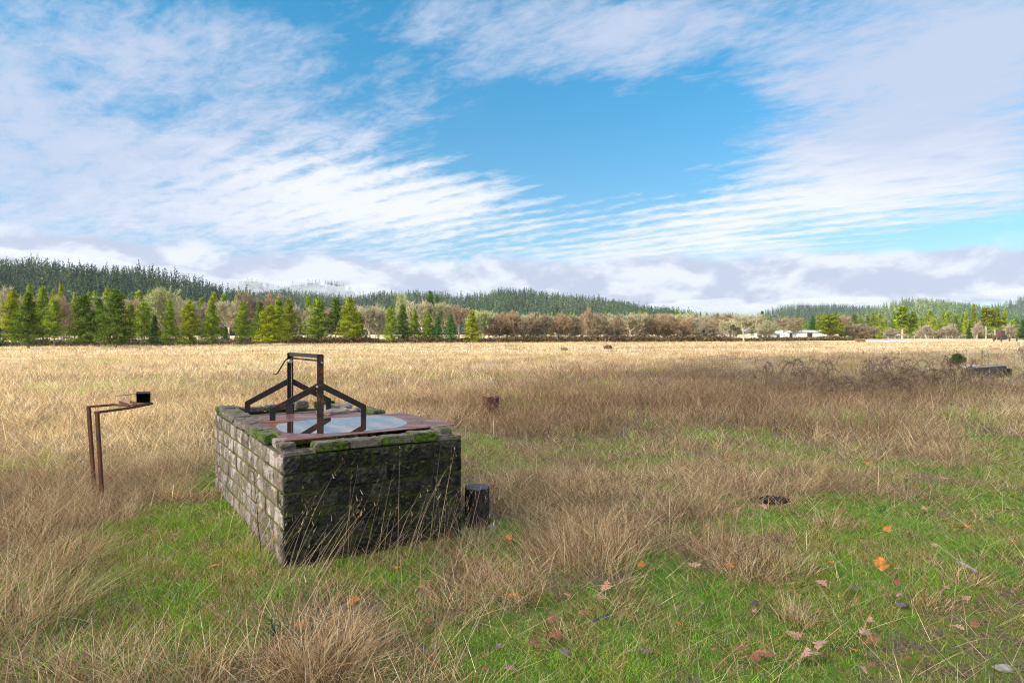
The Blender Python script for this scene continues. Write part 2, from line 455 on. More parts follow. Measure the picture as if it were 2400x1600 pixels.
def build_ground():
    rs = np.concatenate([np.linspace(0.3, 14, 240), 14 * np.geomspace(1, 480, 190)[1:]])
    an = np.concatenate([np.linspace(-math.pi, -.9, 60)[:-1], np.linspace(-.9, .9, 380), np.linspace(.9, math.pi, 60)[1:-1]])
    R, A = np.meshgrid(rs, an, indexing='ij')
    X = R * np.sin(A); Y = R * np.cos(A)
    Z = zg(X, Y)
    Z[R > 400] = 0
    n, m = R.shape
    V = np.stack([X, Y, Z], -1).reshape(-1, 3)
    idx = np.arange(n * m).reshape(n, m)
    nx = np.roll(idx, -1, 1)
    f = np.stack([idx[:-1], idx[1:], nx[1:], nx[:-1]], -1).reshape(-1, 4)
    V = np.vstack([V, [[0, 0, float(zg(0, 0))]]])
    c = n * m
    f3 = np.stack([idx[0], nx[0], np.full(m, c)], -1)
    dr = np.clip(dryness(V[:, 0], V[:, 1]) , 0, 1)
    dr = np.where(V[:, 1] > 1, dr, .5)
    ba = np.clip(bare(V[:, 0], V[:, 1]), 0, 1) * (V[:, 1] > 1)
    colr = np.stack([dr, ba, np.zeros_like(dr)], -1)
    me = np_mesh('ground', V, [f, f3], colr, True)
    m_, t, b = mat('field_ground', 0.95, 0.1)
    at = t.new('ShaderNodeAttribute', attribute_name='tint')
    s = t.new('ShaderNodeSeparateColor'); t.put(s.inputs[0], at.outputs['Color'])
    p = gpos(t)
    f1 = t.noise(p, 6, 8, .65); f2 = t.noise(p, 38, 6, .7); f3_ = t.noise(t.mixv(p, (.05, .16, 1)), 1.0, 8, .6)
    moss = t.mix(t.rng(f1, .3, .7), (0.065, 0.125, 0.012), (0.17, 0.27, 0.03))
    moss = t.mix(t.rng(f2, .5, .7), moss, (0.09, 0.07, 0.035))
    dry = t.mix(t.rng(f2, .3, .7), (0.10, 0.075, 0.045), (0.25, 0.19, 0.12))
    far = t.mix(t.rng(f3_, .35, .65), (0.40, 0.30, 0.18), (0.58, 0.46, 0.29))
    dist = t.vmath('LENGTH', p)
    dry = t.mix(t.rng(dist, 18, 60), dry, far)
    soil = t.mix(t.rng(f2, .35, .65), (0.085, 0.058, 0.032), (0.24, 0.18, 0.105))
    soil = t.mix(t.rng(f1, .40, .60, 0, .85), soil, (0.15, 0.19, 0.02))
    c = t.mix(t.rng(s.outputs[0], .35, .75), moss, dry)
    c = t.mix(t.rng(s.outputs[1], .25, .55), c, soil)
    t.put(b.inputs['Base Color'], c)
    bump(t, b, t.math('ADD', f2, t.math('MULTIPLY', f1, 1.5)), 0.9, 0.03)
    o = link_mesh('ground', me, m_)
    tag(o, 'flat pasture ground of moss, soil and matted straw', 'ground', kind='structure')
build_ground()

# ================================================================== GRASS
rng = np.random.default_rng(7)
def blades(name, x, y, h, ang_, lean, curve, w, face, col, segs, zoff=0.0):
    """flat tapering blades, segs segments each, one mesh"""
    n = len(x)
    z0 = zg(x, y) + zoff - .01
    ts = np.linspace(0, 1, segs + 1)
    dx, dy = np.cos(ang_), np.sin(ang_)
    sx, sy = np.cos(face), np.sin(face)
    cols = []; pts = []
    for i, t in enumerate(ts):
        off = (lean * t + curve * t * t) * h
        zz_ = h * t * np.sqrt(np.clip(1 - np.minimum(lean, .97) ** 2 * .8, .08, 1)) - curve * t ** 2.4 * h * .40
        cx = x + dx * off; cy = y + dy * off; cz = z0 + np.maximum(zz_, .004)
        ww = w * (1 - .85 * t ** 1.4) * .5
        if i < segs:
            pts.append(np.stack([cx - sx * ww, cy - sy * ww, cz], -1)); pts.append(np.stack([cx + sx * ww, cy + sy * ww, cz], -1))
        else:
            pts.append(np.stack([cx, cy, cz], -1))
    k = 2 * segs + 1
    V = np.stack(pts, 1).reshape(-1, 3)
    base = (np.arange(n) * k)[:, None]
    fs = []
    for i in range(segs - 1):
        fs.append(base + np.array([[2 * i, 2 * i + 1, 2 * i + 3, 2 * i + 2]]))
    q = np.concatenate(fs) if fs else None
    tr = base + np.array([[2 * segs - 2, 2 * segs - 1, 2 * segs]])
    C = np.repeat(col, k, axis=0)
    return np_mesh(name, V, ([q] if q is not None else []) + [tr], C)
def palette(n, cols, wts, jit=.26):
    c = np.array(cols)[rng.choice(len(cols), n, p=np.array(wts) / sum(wts))]
    return np.clip(c * (1 + rng.normal(0, jit, (n, 1))) * (1 + rng.normal(0, .04, (n, 3))), .004, .9)
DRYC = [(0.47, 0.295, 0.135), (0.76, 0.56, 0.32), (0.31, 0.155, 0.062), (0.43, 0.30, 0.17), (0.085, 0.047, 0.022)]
SUNC = [(0.56, 0.40, 0.205), (0.72, 0.55, 0.33), (0.38, 0.24, 0.12), (0.50, 0.39, 0.17), (0.18, 0.11, 0.055)]  # straw tones with the sunlit field's brightness put into the colour
GRNC = [(0.18, 0.38, 0.030), (0.29, 0.50, 0.040), (0.09, 0.20, 0.025), (0.34, 0.39, 0.05), (0.22, 0.36, 0.14)]
OBST = []   # (x, y, r) kept clear
def in_obst(x, y):
    u, v = well_uv(x, y)
    b = (u > -.04) & (u < WW + .04) & (v > -.04) & (v < WL + .04)
    for ox, oy, r in OBST: b |= np.hypot(x - ox, y - oy) < r
    return b
for q in ((G(1117, 1222), .13), (G(1149, 972), .16)):
    OBST.append((q[0].x, q[0].y, q[1])); OBST.append((q[0].x * .985, q[0].y * .975, q[1] * 1.2))

def wedge(n, d0, d1, power, half=.80, pad=1.2):
    """random points in the view wedge, pdf ~ d^power dd"""
    u = rng.random(n)
    if abs(power + 1) < 1e-6: d = d0 * (d1 / d0) ** u
    else: d = (d0 ** (power + 1) + u * (d1 ** (power + 1) - d0 ** (power + 1))) ** (1 / (power + 1))
    a = (rng.random(n) * 2 - 1)
    x = a * (half * d + pad)
    return x, d

def greenspot(x, y):
    """0..1: living green growth in the open field"""
    px, py = pix(x, y)
    g = fbm(x, y, .5, 77) + (fbm(x, y, 1.7, 78) - .5) * .5
    return g

def build_dry():
    # clump centres then blades round them
    bands = [(1.9, 5.0, 1150, 1.0, 32, 5, .0042, .15, .25), (5.0, 10.0, 2700, 1.0, 34, 4, .0058, .17, .25),
             (10, 22, 5600, .6, 28, 3, .0085, .20, .33), (22, 55, 8000, .3, 18, 2, .011, .32, .36), (55, 140, 11000, .1, 10, 2, .026, .55, .36)]
    for bi, (d0, d1, nc, pw, per, segs, w, cr, hh) in enumerate(bands):
        cx, cy = wedge(nc, d0, d1, pw)
        cd = dryness(cx, cy)
        keep = rng.random(nc) < np.clip((cd - .35) * 1.6, 0.0, 1)
        cx, cy, cd = cx[keep], cy[keep], cd[keep]
        n = len(cx)
        ctint = np.clip(1 + rng.normal(0, .34, n), .35, 1.8)
        chgt = hh * np.clip(.55 + .5 * cd, .5, 1.15) * (1 + rng.normal(0, .18, n)) * (.75 + .5 * fbm(cx, cy, .25, 55))
        clean = rng.normal(0.05, .16, n); cang = (fbm(cx, cy, .22, 66) * 5.0 + rng.normal(0, .5, n))
        cgreen = (fbm(cx, cy, .45, 77) > .66) & (rng.random(n) < .5)
        m = np.repeat(np.arange(n), rng.poisson(per, n))
        N = len(m)
        rr = np.abs(rng.normal(0, 1, N)) * cr; aa = rng.random(N) * 2 * math.pi
        x = cx[m] + np.cos(aa) * rr; y = cy[m] + np.sin(aa) * rr
        ok = ~in_obst(x, y) & (y > 1.2)
        m, x, y, rr, aa = m[ok], x[ok], y[ok], rr[ok], aa[ok]; N = len(m)
        h = np.clip(chgt[m], .10, .6) * rng.uniform(.3, 1.2, N) * np.where(rng.random(N) < .05, 1.6, 1)
        lx = np.cos(aa) * .30 * np.minimum(rr / cr, 1.5) + np.cos(cang[m]) * clean[m] + rng.normal(0, .42, N)
        ly = np.sin(aa) * .30 * np.minimum(rr / cr, 1.5) + np.sin(cang[m]) * clean[m] + rng.normal(0, .42, N)
        lean = np.clip(np.hypot(lx, ly), 0, .95); an = np.arctan2(ly, lx)
        flat = rng.random(N) < (.36 if bi < 2 else .15)
        lean = np.where(flat, rng.uniform(.7, .97, N), lean)
        curve = np.abs(rng.normal(.2, .32, N)) * (1 - .3 * lean)
        face = rng.random(N) * math.pi * 2 if bi < 3 else rng.normal(0, .6, N)
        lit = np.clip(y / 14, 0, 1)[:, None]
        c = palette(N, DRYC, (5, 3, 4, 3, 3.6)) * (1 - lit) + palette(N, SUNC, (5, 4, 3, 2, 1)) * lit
        px_, py_ = pix(x, y)
        shade_brown = np.clip(ell(px_, py_, 1750, 920, 750, 95, 1.15) + ell(px_, py_, 1250, 1040, 250, 90, .7) + (fbm(x, y, .55, 93) - .5) * 1.1, 0, 1)[:, None]
        c = c * (1 - shade_brown * np.array([[.44, .52, .52]]))  # browner grass, also darkened to paint deeper shade on the right field
        # broad drifts of colour over the field
        dr = fbm(x, y * 2.2, .07, 91)[:, None]
        dr = dr + .6 * (fbm(x + 40, y * 3, .16, 95)[:, None] - .5)
        c = c * (1 + (dr - .5) * np.array([[.75, .85, 1.0]]))
        c = c * ctint[m][:, None]
        g = cgreen[m] & (rng.random(N) < .55)
        c[g] = palette(int(g.sum()), GRNC, (3, 3, 2, 3, 3)) * np.array([[1.3, 1.1, 1.2]])
        ww = w * rng.uniform(.6, 1.4, N)
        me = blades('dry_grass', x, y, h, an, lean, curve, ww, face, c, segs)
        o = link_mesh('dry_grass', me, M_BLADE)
        tag(o, ['straw brown tufts of dry grass nearest the viewer', 'brown dry grass around the block well', 'dry brown grass in the middle of the field behind the well',
                'pale golden dry grass across the open field', 'pale sunlit far meadow grass below the row of trees'][bi], 'grass', kind='stuff')
build_dry()

def tussock(cx, cy, n, r, h, leanv, cols, wts, w=.0034, rad=.35, name='grass_tussock', label=''):
    aa = rng.random(n) * 2 * math.pi; rr = np.sqrt(rng.random(n)) * r
    x = cx + np.cos(aa) * rr; y = cy + np.sin(aa) * rr
    ok = ~in_obst(x, y); x, y, aa, rr = x[ok], y[ok], aa[ok], rr[ok]; n = len(x)
    lx = np.cos(aa) * rad * rr / r + leanv[0] * .7 + rng.normal(0, .30, n); ly = np.sin(aa) * rad * rr / r + leanv[1] * .7 + rng.normal(0, .30, n)
    return (x, y, h * rng.uniform(.5, 1.15, n), np.arctan2(ly, lx), np.clip(np.hypot(lx, ly), 0, .95), np.abs(rng.normal(.3, .3, n)),
            np.full(n, w) * rng.uniform(.6, 1.4, n), rng.random(n) * 6.28, palette(n, cols, wts))
TUSS = [(1390, 1310, .40, .50, (-.05, .1), 1300), (1290, 1290, .26, .46, (-.2, 0), 420), (1480, 1280, .32, .34, (.15, 0), 380), (1760, 1345, .26, .36, (0, 0), 600), (1850, 1330, .2, .30, (.1, 0), 350),
        (760, 1560, .20, .46, (.25, .1), 900), (700, 1590, .2, .36, (-.35, 0), 500), (840, 1570, .18, .30, (.5, -.1), 420), (1180, 1400, .28, .34, (-.1, 0), 700), (1120, 1280, .2, .36, (.1, 0), 300),
        (1870, 1450, .13, .27, (0, 0), 300), (2180, 1420, .14, .20, (.1, 0), 260), (40, 1450, .4, .6, (.3, .1), 1300), (120, 1330, .35, .6, (.35, 0), 900), (60, 1250, .4, .62, (.2, 0), 900),
        (250, 1230, .3, .5, (.1, 0), 700), (150, 1180, .4, .6, (.2, 0), 700), (1650, 1190, .3, .34, (.3, 0), 600), (1950, 1240, .18, .32, (.1, 0), 260), (2260, 1370, .15, .25, (.2, 0), 260),
        (420, 1600, .3, .34, (.1, 0), 600), (230, 1590, .3, .36, (-.2, 0), 600), (1000, 1560, .2, .2, (.3, 0), 260), (1330, 1500, .16, .2, (-.4, 0), 240), (1560, 1190, .3, .35, (-.1, 0), 400)]
def build_tussocks():
    L = []
    for px, py, r, h, ln, n in TUSS:
        g = G(px, py)
        L.append(tussock(g.x, g.y, int(n * .7), r, h * .74, ln, DRYC, (5, 7, 3, 3, 2)))
    A = [np.concatenate([q[i] for q in L]) for i in range(9)]
    me = blades('tussocks', *A, 5)
    tag(link_mesh('tussock_grass', me, M_BLADE), 'dense straw coloured tussocks standing out of the green turf', 'grass', kind='stuff')
build_tussocks()

def build_green():
    for bi, (d0, d1, n, pw, w, hlo, hhi, segs) in enumerate([(1.9, 6.5, 330000, .9, .0026, .03, .10, 2), (6.5, 14, 210000, .8, .0046, .04, .10, 2), (14, 40, 30000, .2, .011, .10, .22, 2)]):
        x, y = wedge(n, d0, d1, pw)
        dr = dryness(x, y); ba = bare(x, y)
        keep = (rng.random(n) < np.clip((1.3 - dr) * 1.3, .30 if bi < 2 else .03, 1)) & (rng.random(n) < np.clip(1.15 - ba * 1.2, .16, 1)) & ~in_obst(x, y)
        x, y, dr = x[keep], y[keep], dr[keep]; N = len(x)
        t = fbm(x, y, 1.6, 5)
        lush = np.clip(ell(*pix(x, y), 480, 1340, 230, 150, 1) + ell(*pix(x, y), 330, 1440, 250, 75, .6) + ell(*pix(x, y), 1480, 1560, 200, 70, .5) + ell(*pix(x, y), 2060, 1240, 200, 60, .2), 0, 1)
        h = rng.uniform(hlo, hhi, N) * (.3 + 1.0 * t) * (1 + .9 * lush)
        col = palette(N, GRNC, (4, 4, 2.2, 2.2, 2.2), .2)
        col = col * (1 + lush[:, None] * np.array([[.15, .02, 0]]))
        dead = rng.random(N) < .12 + .26 * np.clip(dr, 0, 1) + .45 * (fbm(x, y, 3.0, 88) > .53)
        col[dead] = palette(int(dead.sum()), DRYC, (4, 3, 3, 3, 2))
        hue = (fbm(x, y, .9, 15) - .5)[:, None]
        col = col * (1 + hue * np.array([[.9, .5, .2]]))
        lean = np.clip(rng.normal(.45, .28, N), 0, .95)
        me = blades('green_grass', x, y, h, rng.random(N) * 6.28, lean, np.abs(rng.normal(.3, .25, N)), w * rng.uniform(.6, 1.5, N) * (1 + .5 * lush), rng.random(N) * 6.28, col, segs)
        tag(link_mesh('green_grass', me, M_BLADE), ['short bright green turf in the foreground', 'short green turf around the log and the bramble side', 'scattered green shoots in the dry field'][bi], 'grass', kind='stuff')
    # thatch: flat dead blades lying everywhere near
    n = 90000
    x, y = wedge(n, 1.9, 11, .7)
    k = ~in_obst(x, y) & (rng.random(n) < np.clip(.45 + .4 * dryness(x, y), .25, 1)); x, y = x[k], y[k]; N = len(x)
    me = blades('thatch', x, y, rng.uniform(.08, .34, N), rng.random(N) * 6.28, rng.uniform(.70, .97, N), rng.uniform(0, .25, N), .0028 * rng.uniform(.6, 1.5, N), rng.random(N) * 6.28,
                palette(N, DRYC, (5, 4, 3, 4, 3)), 3, .012)
    tag(link_mesh('grass_thatch', me, M_BLADE), 'loose dead straw lying matted over the turf', 'grass', kind='stuff')
    # tall single stems
    n = 6500
    x, y = wedge(n, 2.6, 22, .6)
    k = ~in_obst(x, y) & (rng.random(n) < np.clip(dryness(x, y) - .2, .03, 1)); x, y = x[k], y[k]
    # stems before the dark face of the well
    ex = []
    for i in range(85):
        u = rng.uniform(-.25, WW + .1); v = -rng.uniform(.05, .55)
        p = C0 + D1 * u + D2 * v; ex.append((p.x, p.y))
    for i in range(60):
        v = rng.uniform(-.1, WL * .5); u = -rng.uniform(.04, .25)
        p = C0 + D1 * u + D2 * v; ex.append((p.x, p.y))
    ex = np.array(ex); x = np.concatenate([x, ex[:, 0]]); y = np.concatenate([y, ex[:, 1]]); N = len(x)
    h = rng.uniform(.28, .72, N)
    lean = np.clip(rng.normal(.30, .22, N), 0, .9); an = rng.normal(.3, 1.3, N)
    an[-145:] = rng.normal(.35, .7, 145); lean[-145:] = rng.uniform(.1, .75, 145); h[-145:] = rng.uniform(.35, 1.0, 145)
    me = blades('stems', x, y, h, an, lean, np.abs(rng.normal(.10, .12, N)), .0036 * rng.uniform(.7, 1.3, N), rng.random(N) * 6.28, palette(N, [(0.60, .42, .26), (.42, .32, .19), (.30, .2, .12)], (4, 3, 1)), 6)
    cv = np.abs(rng.normal(.10, .12, N))
    tx = x + np.cos(an) * (lean + cv) * h; ty = y + np.sin(an) * (lean + cv) * h
    tz = h * np.sqrt(np.clip(1 - lean ** 2 * .8, .08, 1)) - cv * h * .40
    o2 = []
    for k in range(3):
        f_ = 1 - .07 * k
        o2.append((x + (tx - x) * f_, y + (ty - y) * f_, tz * f_))
    sx_, sy_, sz_ = [np.concatenate([q[i] for q in o2]) for i in range(3)]
    me = blades('stems', x, y, h, an, lean, cv, .0036 * rng.uniform(.7, 1.3, N), rng.random(N) * 6.28, palette(N, [(0.60, .42, .26), (.42, .32, .19), (.30, .2, .12)], (4, 3, 1)), 6)
    z_save = sz_ - (zg(sx_, sy_) - zg(np.tile(x, 3), np.tile(y, 3)))
    me2 = blades('seeds', sx_, sy_, rng.uniform(.025, .06, N * 3), rng.random(N * 3) * 6.28, rng.uniform(.1, .9, N * 3), np.zeros(N * 3), rng.uniform(.004, .010, N * 3), rng.random(N * 3) * 6.28, palette(N * 3, [(.5, .36, .22), (.34, .23, .14), (.22, .14, .09)], (3, 3, 2)), 2, z_save)
    tag(link_mesh('grass_seed_heads', me2, M_BLADE), 'small dry seed heads on the tall grass stems', 'grass', kind='stuff')
    tag(link_mesh('grass_stems', me, M_BLADE), 'long pale grass stems rising above the tufts and against the well', 'grass', kind='stuff')
build_green()

# ================================================================== BLOCK WELL
well = empty('block_well', C0)
well.rotation_euler = (0, 0, math.atan2(D1.y, D1.x))
tag(well, 'old rectangular concrete block well housing, dark and mossy in front, pale on its side', 'well')
BLKL = WW / 5.5
random.seed(4)
def block_geo(V, Fq, C, org, du, dn, L, H, gap=.009, rough=.010, tone=1.0, nu=16, nv=9, thick=.13):
    """a block face with rugged outer surface: org = lower corner, du along the wall, dn outward"""
    off = len(V)
    o = np.array(org); du = np.array(du); dn = np.array(dn); up = np.array((0, 0, 1.0))
    us = np.linspace(gap, L - gap, nu); vs = np.linspace(gap, H - gap, nv)
    tilt = random.uniform(-.006, .006); push = random.uniform(-.006, .008)
    grid = np.zeros((nu, nv), int)
    for i, u in enumerate(us):
        for j, v in enumerate(vs):
            e = min(i, nu - 1 - i, j, nv - 1 - j)
            if e == 0: r = -.007
            else: r = random.gauss(0, rough * .55) + rough * math.sin(u * 31 + push * 900) * .3 + rough * math.cos(v * 47 + u * 13) * .3
            if e == 0:
                uu = u + random.uniform(-.0022, .0022); vv = v + random.uniform(-.0025, .0025)
            else: uu, vv = u, v
            p = o + du * uu + up * vv + dn * (r + push + tilt * (u / L - .5))
            grid[i, j] = len(V); V.append(p); C.append((tone,) * 3)
    for i in range(nu - 1):
        for j in range(nv - 1):
            Fq.append((grid[i, j], grid[i + 1, j], grid[i + 1, j + 1], grid[i, j + 1]))
    # sides going back
    ring = [grid[i, 0] for i in range(nu)] + [grid[nu - 1, j] for j in range(1, nv)] + [grid[i, nv - 1] for i in range(nu - 2, -1, -1)] + [grid[0, j] for j in range(nv - 2, 0, -1)]
    b = []
    for r in ring:
        b.append(len(V)); V.append(np.array(V[r]) - dn * thick); C.append((tone,) * 3)
    for k in range(len(ring)):
        k2 = (k + 1) % len(ring)
        Fq.append((ring[k2], ring[k], b[k], b[k2]))
def wall(name, m, mm, org, du, dn, L, skip_top=()):
    V, Fq, C = [], [], []
    for c in range(NC):
        s = -(BLKL / 2 if c % 2 else 0)
        x = s; k = 0
        while x < L - .01:
            a = max(x, 0); b_ = min(x + BLKL, L)
            if b_ - a > .03 and not (c == NC - 1 and k in skip_top):
                block_geo(V, Fq, C, np.array(org) + np.array(du) * a + np.array((0, 0, c * CH)), du, dn, b_ - a, CH,
                          rough=.017 if name == 'front' else .0035, tone=random.choice((.55, .8, 1.0, 1.2, 1.5)) if name == 'front' else random.uniform(.72, 1.22), nu=max(5, int((b_ - a) / .018)))
            x += BLKL; k += 1
    me = np_mesh('wall', V, [np.array(Fq)], np.array(C))
    o = link_mesh('wall', me, m, well)
    # mortar core behind
    bm = bmesh.new()
    cen = Vector(org) + Vector(du) * L / 2 - Vector(dn) * .065 + Vector((0, 0, (NC * CH - .012) / 2 - .03))
    R = Matrix((Vector(du), Vector(dn), Vector((0, 0, 1)))).transposed()
    add_box(bm, cen, (L - .024, .108, NC * CH - .012 + .06), R)
    bm_mesh('mortar', bm, mm, o)
    return o
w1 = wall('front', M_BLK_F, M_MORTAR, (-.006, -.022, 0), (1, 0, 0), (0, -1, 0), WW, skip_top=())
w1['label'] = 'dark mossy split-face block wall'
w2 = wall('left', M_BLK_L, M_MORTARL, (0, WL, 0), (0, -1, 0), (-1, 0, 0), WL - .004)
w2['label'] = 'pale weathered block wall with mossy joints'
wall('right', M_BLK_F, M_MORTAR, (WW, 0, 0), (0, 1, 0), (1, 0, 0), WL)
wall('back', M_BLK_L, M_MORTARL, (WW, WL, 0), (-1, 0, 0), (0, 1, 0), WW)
# hollow core rims at both front corners of the top course
HT = NC * CH
def hollow_rim(u0, u1, v0, v1, name='block_rim'):
    bm = bmesh.new(); t_ = .03; z = HT + .012
    for (a, b, c, d) in ((u0, u1, v0, v0 + t_), (u0, u1, v1 - t_, v1), (u0, u0 + t_, v0 + t_, v1 - t_), (u1 - t_, u1, v0 + t_, v1 - t_)):
        add_box(bm, ((a + b) / 2, (c + d) / 2, z), (b - a, d - c, .032))
    bmesh.ops.subdivide_edges(bm, edges=bm.edges[:], cuts=3, use_grid_fill=True)
    for v in bm.verts: v.co += Vector((random.uniform(-1, 1), random.uniform(-1, 1), random.uniform(-1, 1))) * .0028
    return bm_mesh(name, bm, M_CAP, well)
hollow_rim(.004, .262, .004, .135); hollow_rim(WW - .25, WW - .004, .004, .135)

def W(u, v, z=0): return C0 + D1 * u + D2 * v + Vector((0, 0, z))
ROTW = math.atan2(D1.y, D1.x)
def rock_block(name, u, v, z, lu, lv, lz, m, label, cat='block', rot=0.0, tilt=(0, 0), jag=.004, group=None):
    """a loose weathered block resting at height z on the wall"""
    bm = bmesh.new()
    add_box(bm, (0, 0, lz / 2), (lu, lv, lz))
    bmesh.ops.bevel(bm, geom=bm.edges[:], offset=min(lz, lu, lv) * .12, segments=2, affect='EDGES')
    bmesh.ops.subdivide_edges(bm, edges=[e for e in bm.edges if e.calc_length() > .035], cuts=5, use_grid_fill=True)
    bmesh.ops.triangulate(bm, faces=bm.faces[:])
    rs = random.Random(hash((round(u, 3), round(v, 3))) & 0xffff)
    ph = rs.uniform(0, 9)
    for q in bm.verts:
        n = Vector((math.sin(q.co.y * 41 + ph) + math.sin(q.co.z * 63 + ph), math.sin(q.co.x * 37 + ph) + math.cos(q.co.z * 51), math.sin(q.co.x * 29 + q.co.y * 33 + ph) * (1 if q.co.z > lz * .5 else 0)))
        q.co += n * jag * .6 + Vector((rs.gauss(0, 1), rs.gauss(0, 1), rs.gauss(0, 1) * (1 if q.co.z > .01 else 0))) * jag * .35
    o = bm_mesh(name, bm, m)
    p = W(u, v, z)
    o.location = p; o.rotation_euler = (tilt[0], tilt[1], ROTW + rot)
    tag(o, label, cat, group)
    return o
GB = 'loose blocks lying on top of the well walls'
zt = HT + .004
rock_block('concrete_block', .405, .075, zt, .285, .15, .075, M_CAPMOSS, 'mossy block beside the open hollow core, first along the front wall top', rot=.03, jag=.006, group=GB)
rock_block('concrete_block', .70, .085, zt, .285, .15, .070, M_CAP, 'grey brown block on the front wall top between two mossy blocks', rot=-.02, jag=.005, group=GB)
rock_block('concrete_block', .985, .08, zt, .27, .15, .072, M_CAPMOSS, 'half mossy block on the front wall top, third from the pale corner', rot=.01, group=GB)
rock_block('concrete_block', 1.25, .07, zt, .26, .17, .085, M_CAPBRIGHT, 'block with bright green moss edge at the right end of the front wall', rot=-.02, jag=.006, group=GB)
rock_block('concrete_block', .075, .20, zt, .13, .12, .070, M_CAP, 'small broken block under the nearest corner of the rusty sheet', rot=.1, jag=.008, group=GB)
rock_block('concrete_block', .085, .42, zt, .12, .17, .072, M_STONE, 'brownish brick shaped block under the left edge of the rusty sheet', rot=-.05, jag=.005, group=GB)
rock_block('concrete_block', .07, .80, zt, .16, .34, .078, M_CAPBRIGHT, 'block covered in bright green moss on the left wall', rot=.02, jag=.007, group=GB)
rock_block('concrete_block', .08, 1.24, zt, .17, .42, .080, M_CAPMOSS, 'long mossy slab on the left wall before the flat grey slab', rot=.02, jag=.007, group=GB)
rock_block('stone_slab', .13, 1.78, zt, .26, .50, .085, M_CAP, 'flat grey layered slab on the left wall beside the far frame', 'slab', rot=.1, jag=.010, group=GB)
rock_block('concrete_block', .10, 2.55, zt, .20, .85, .085, M_CAPMOSS, 'long mossy slab at the back corner of the left wall', rot=.0, jag=.008, group=GB)
rock_block('concrete_block', .12, 3.12, zt, .22, .30, .09, M_CAPBRIGHT, 'thickly mossed block on the back left corner', rot=.1, jag=.010, group=GB)
rock_block('concrete_block', 1.54, .30, zt, .12, .30, .076, M_CAP, 'pale block under the right end of the rusty sheet', rot=.05, jag=.005, group=GB)
rock_block('concrete_block', 1.55, .85, zt, .13, .40, .076, M_CAP, 'second block along the right wall under the rusty sheet', rot=-.03, jag=.005, group=GB)
rock_block('concrete_block', 1.50, 1.95, zt, .16, .42, .090, M_CAPBRIGHT, 'moss topped block on the right wall past the sheet', rot=.04, jag=.008, group=GB)
rock_block('broken_stone', 1.10, 2.05, .93, .42, .24, .075, M_STONE, 'pale broken stone behind the puddle, longer one', 'stone', rot=.4, jag=.014, group=GB)
rock_block('broken_stone', 1.22, 2.36, .93, .34, .16, .10, M_STONE, 'pale stone chip at the back of the long pale stone', 'stone', rot=.2, jag=.014, group=GB)
rock_block('concrete_block', .40, 3.22, zt, .30, .15, .06, M_CAP, 'grey block on the back wall left of the far post', rot=0, group=GB)
rock_block('concrete_block', .72, 3.22, zt, .30, .15, .07, M_CAPMOSS, 'moss topped block on the back wall right of the far post', rot=0.03, group=GB)
rock_block('concrete_block', 1.02, 3.22, zt, .16, .15, .10, M_CAP, 'square block standing on the back wall', rot=0.0, group=GB)
rock_block('concrete_block', 1.32, 3.20, zt, .26, .15, .085, M_CAPBRIGHT, 'dark green mossed chunk on the back right corner', rot=-.06, jag=.010, group=GB)
# timbers that carry the sheets across the well
for i, vv in enumerate((1.02, 1.52, 2.30)):
    bm = bmesh.new(); add_box(bm, (0, 0, .035), (WW - .02, .09, .07))
    bmesh.ops.bevel(bm, geom=bm.edges[:], offset=.006, segments=1, affect='EDGES')
    o = bm_mesh('timber', bm, M_CAP, None); o.location = W(WW / 2, vv, HT - .001 + .0); o.rotation_euler = (0, 0, ROTW)
    tag(o, ['grey timber across the well under the front of the sheet', 'grey timber across the well under the middle of the sheets', 'grey timber across the back of the well under the rear sheet'][i], 'timber')

# rusty sheet from its four real corners
PZ = 0.987
def sheet(corners, name, label, sag=0.0):
    n = 26
    V = []; f = []
    c = [Vector(q) for q in corners]      # near, right, far, left
    for k in (0, 1):
        for i in range(n + 1):
            for j in range(n + 1):
                s, t = i / n, j / n
                p = (c[0] * (1 - s) + c[1] * s) * (1 - t) + (c[3] * (1 - s) + c[2] * s) * t
                z = PZ - k * .007 - sag * math.sin(math.pi * s) * math.sin(math.pi * t) + .003 * math.sin(s * 9 + t * 5) * (1 if sag else 0)
                V.append((p.x, p.y, z))
    N = (n + 1) ** 2
    for i in range(n):
        for j in range(n):
            a = i * (n + 1) + j
            f.append((a, a + n + 1, a + n + 2, a + 1)); f.append((N + a, N + a + 1, N + a + n + 2, N + a + n + 1))
    for i in range(n):
        for (a, b) in ((i * (n + 1), (i + 1) * (n + 1)), ((i + 1) * (n + 1) + n, i * (n + 1) + n), (i + 1, i), (n * (n + 1) + i, n * (n + 1) + i + 1)):
            f.append((b, a, a + N, b + N))
    me = np_mesh(name, V, [np.array(f)])
    return tag(link_mesh(name, me, M_PLATE), label, 'steel sheet')
def on(px, py, z):
    d = (EYE - z) * F / (py - HY)
    return Vector(((px - HX) / F * d, d, z))
pc = [on(668, 1032, PZ), on(1070, 994, PZ), on(946, 967, PZ), on(594, 988, PZ)]
sheet(pc, 'rusty_sheet', 'red rusty steel sheet on the well holding a rain puddle', sag=.0)
PZ2 = PZ
PZ = PZ - .010
c3 = pc[3] + (pc[0] - pc[3]) * .03; c2 = pc[2] + (pc[1] - pc[2]) * .03
sheet([c3, c2 - D1 * .35, c2 + D2 * .62 - D1 * .40, c3 + D2 * .62 + D1 * .06], 'rear_sheet', 'darker rusty sheet behind the puddle, under the far frame')
PZ = PZ2
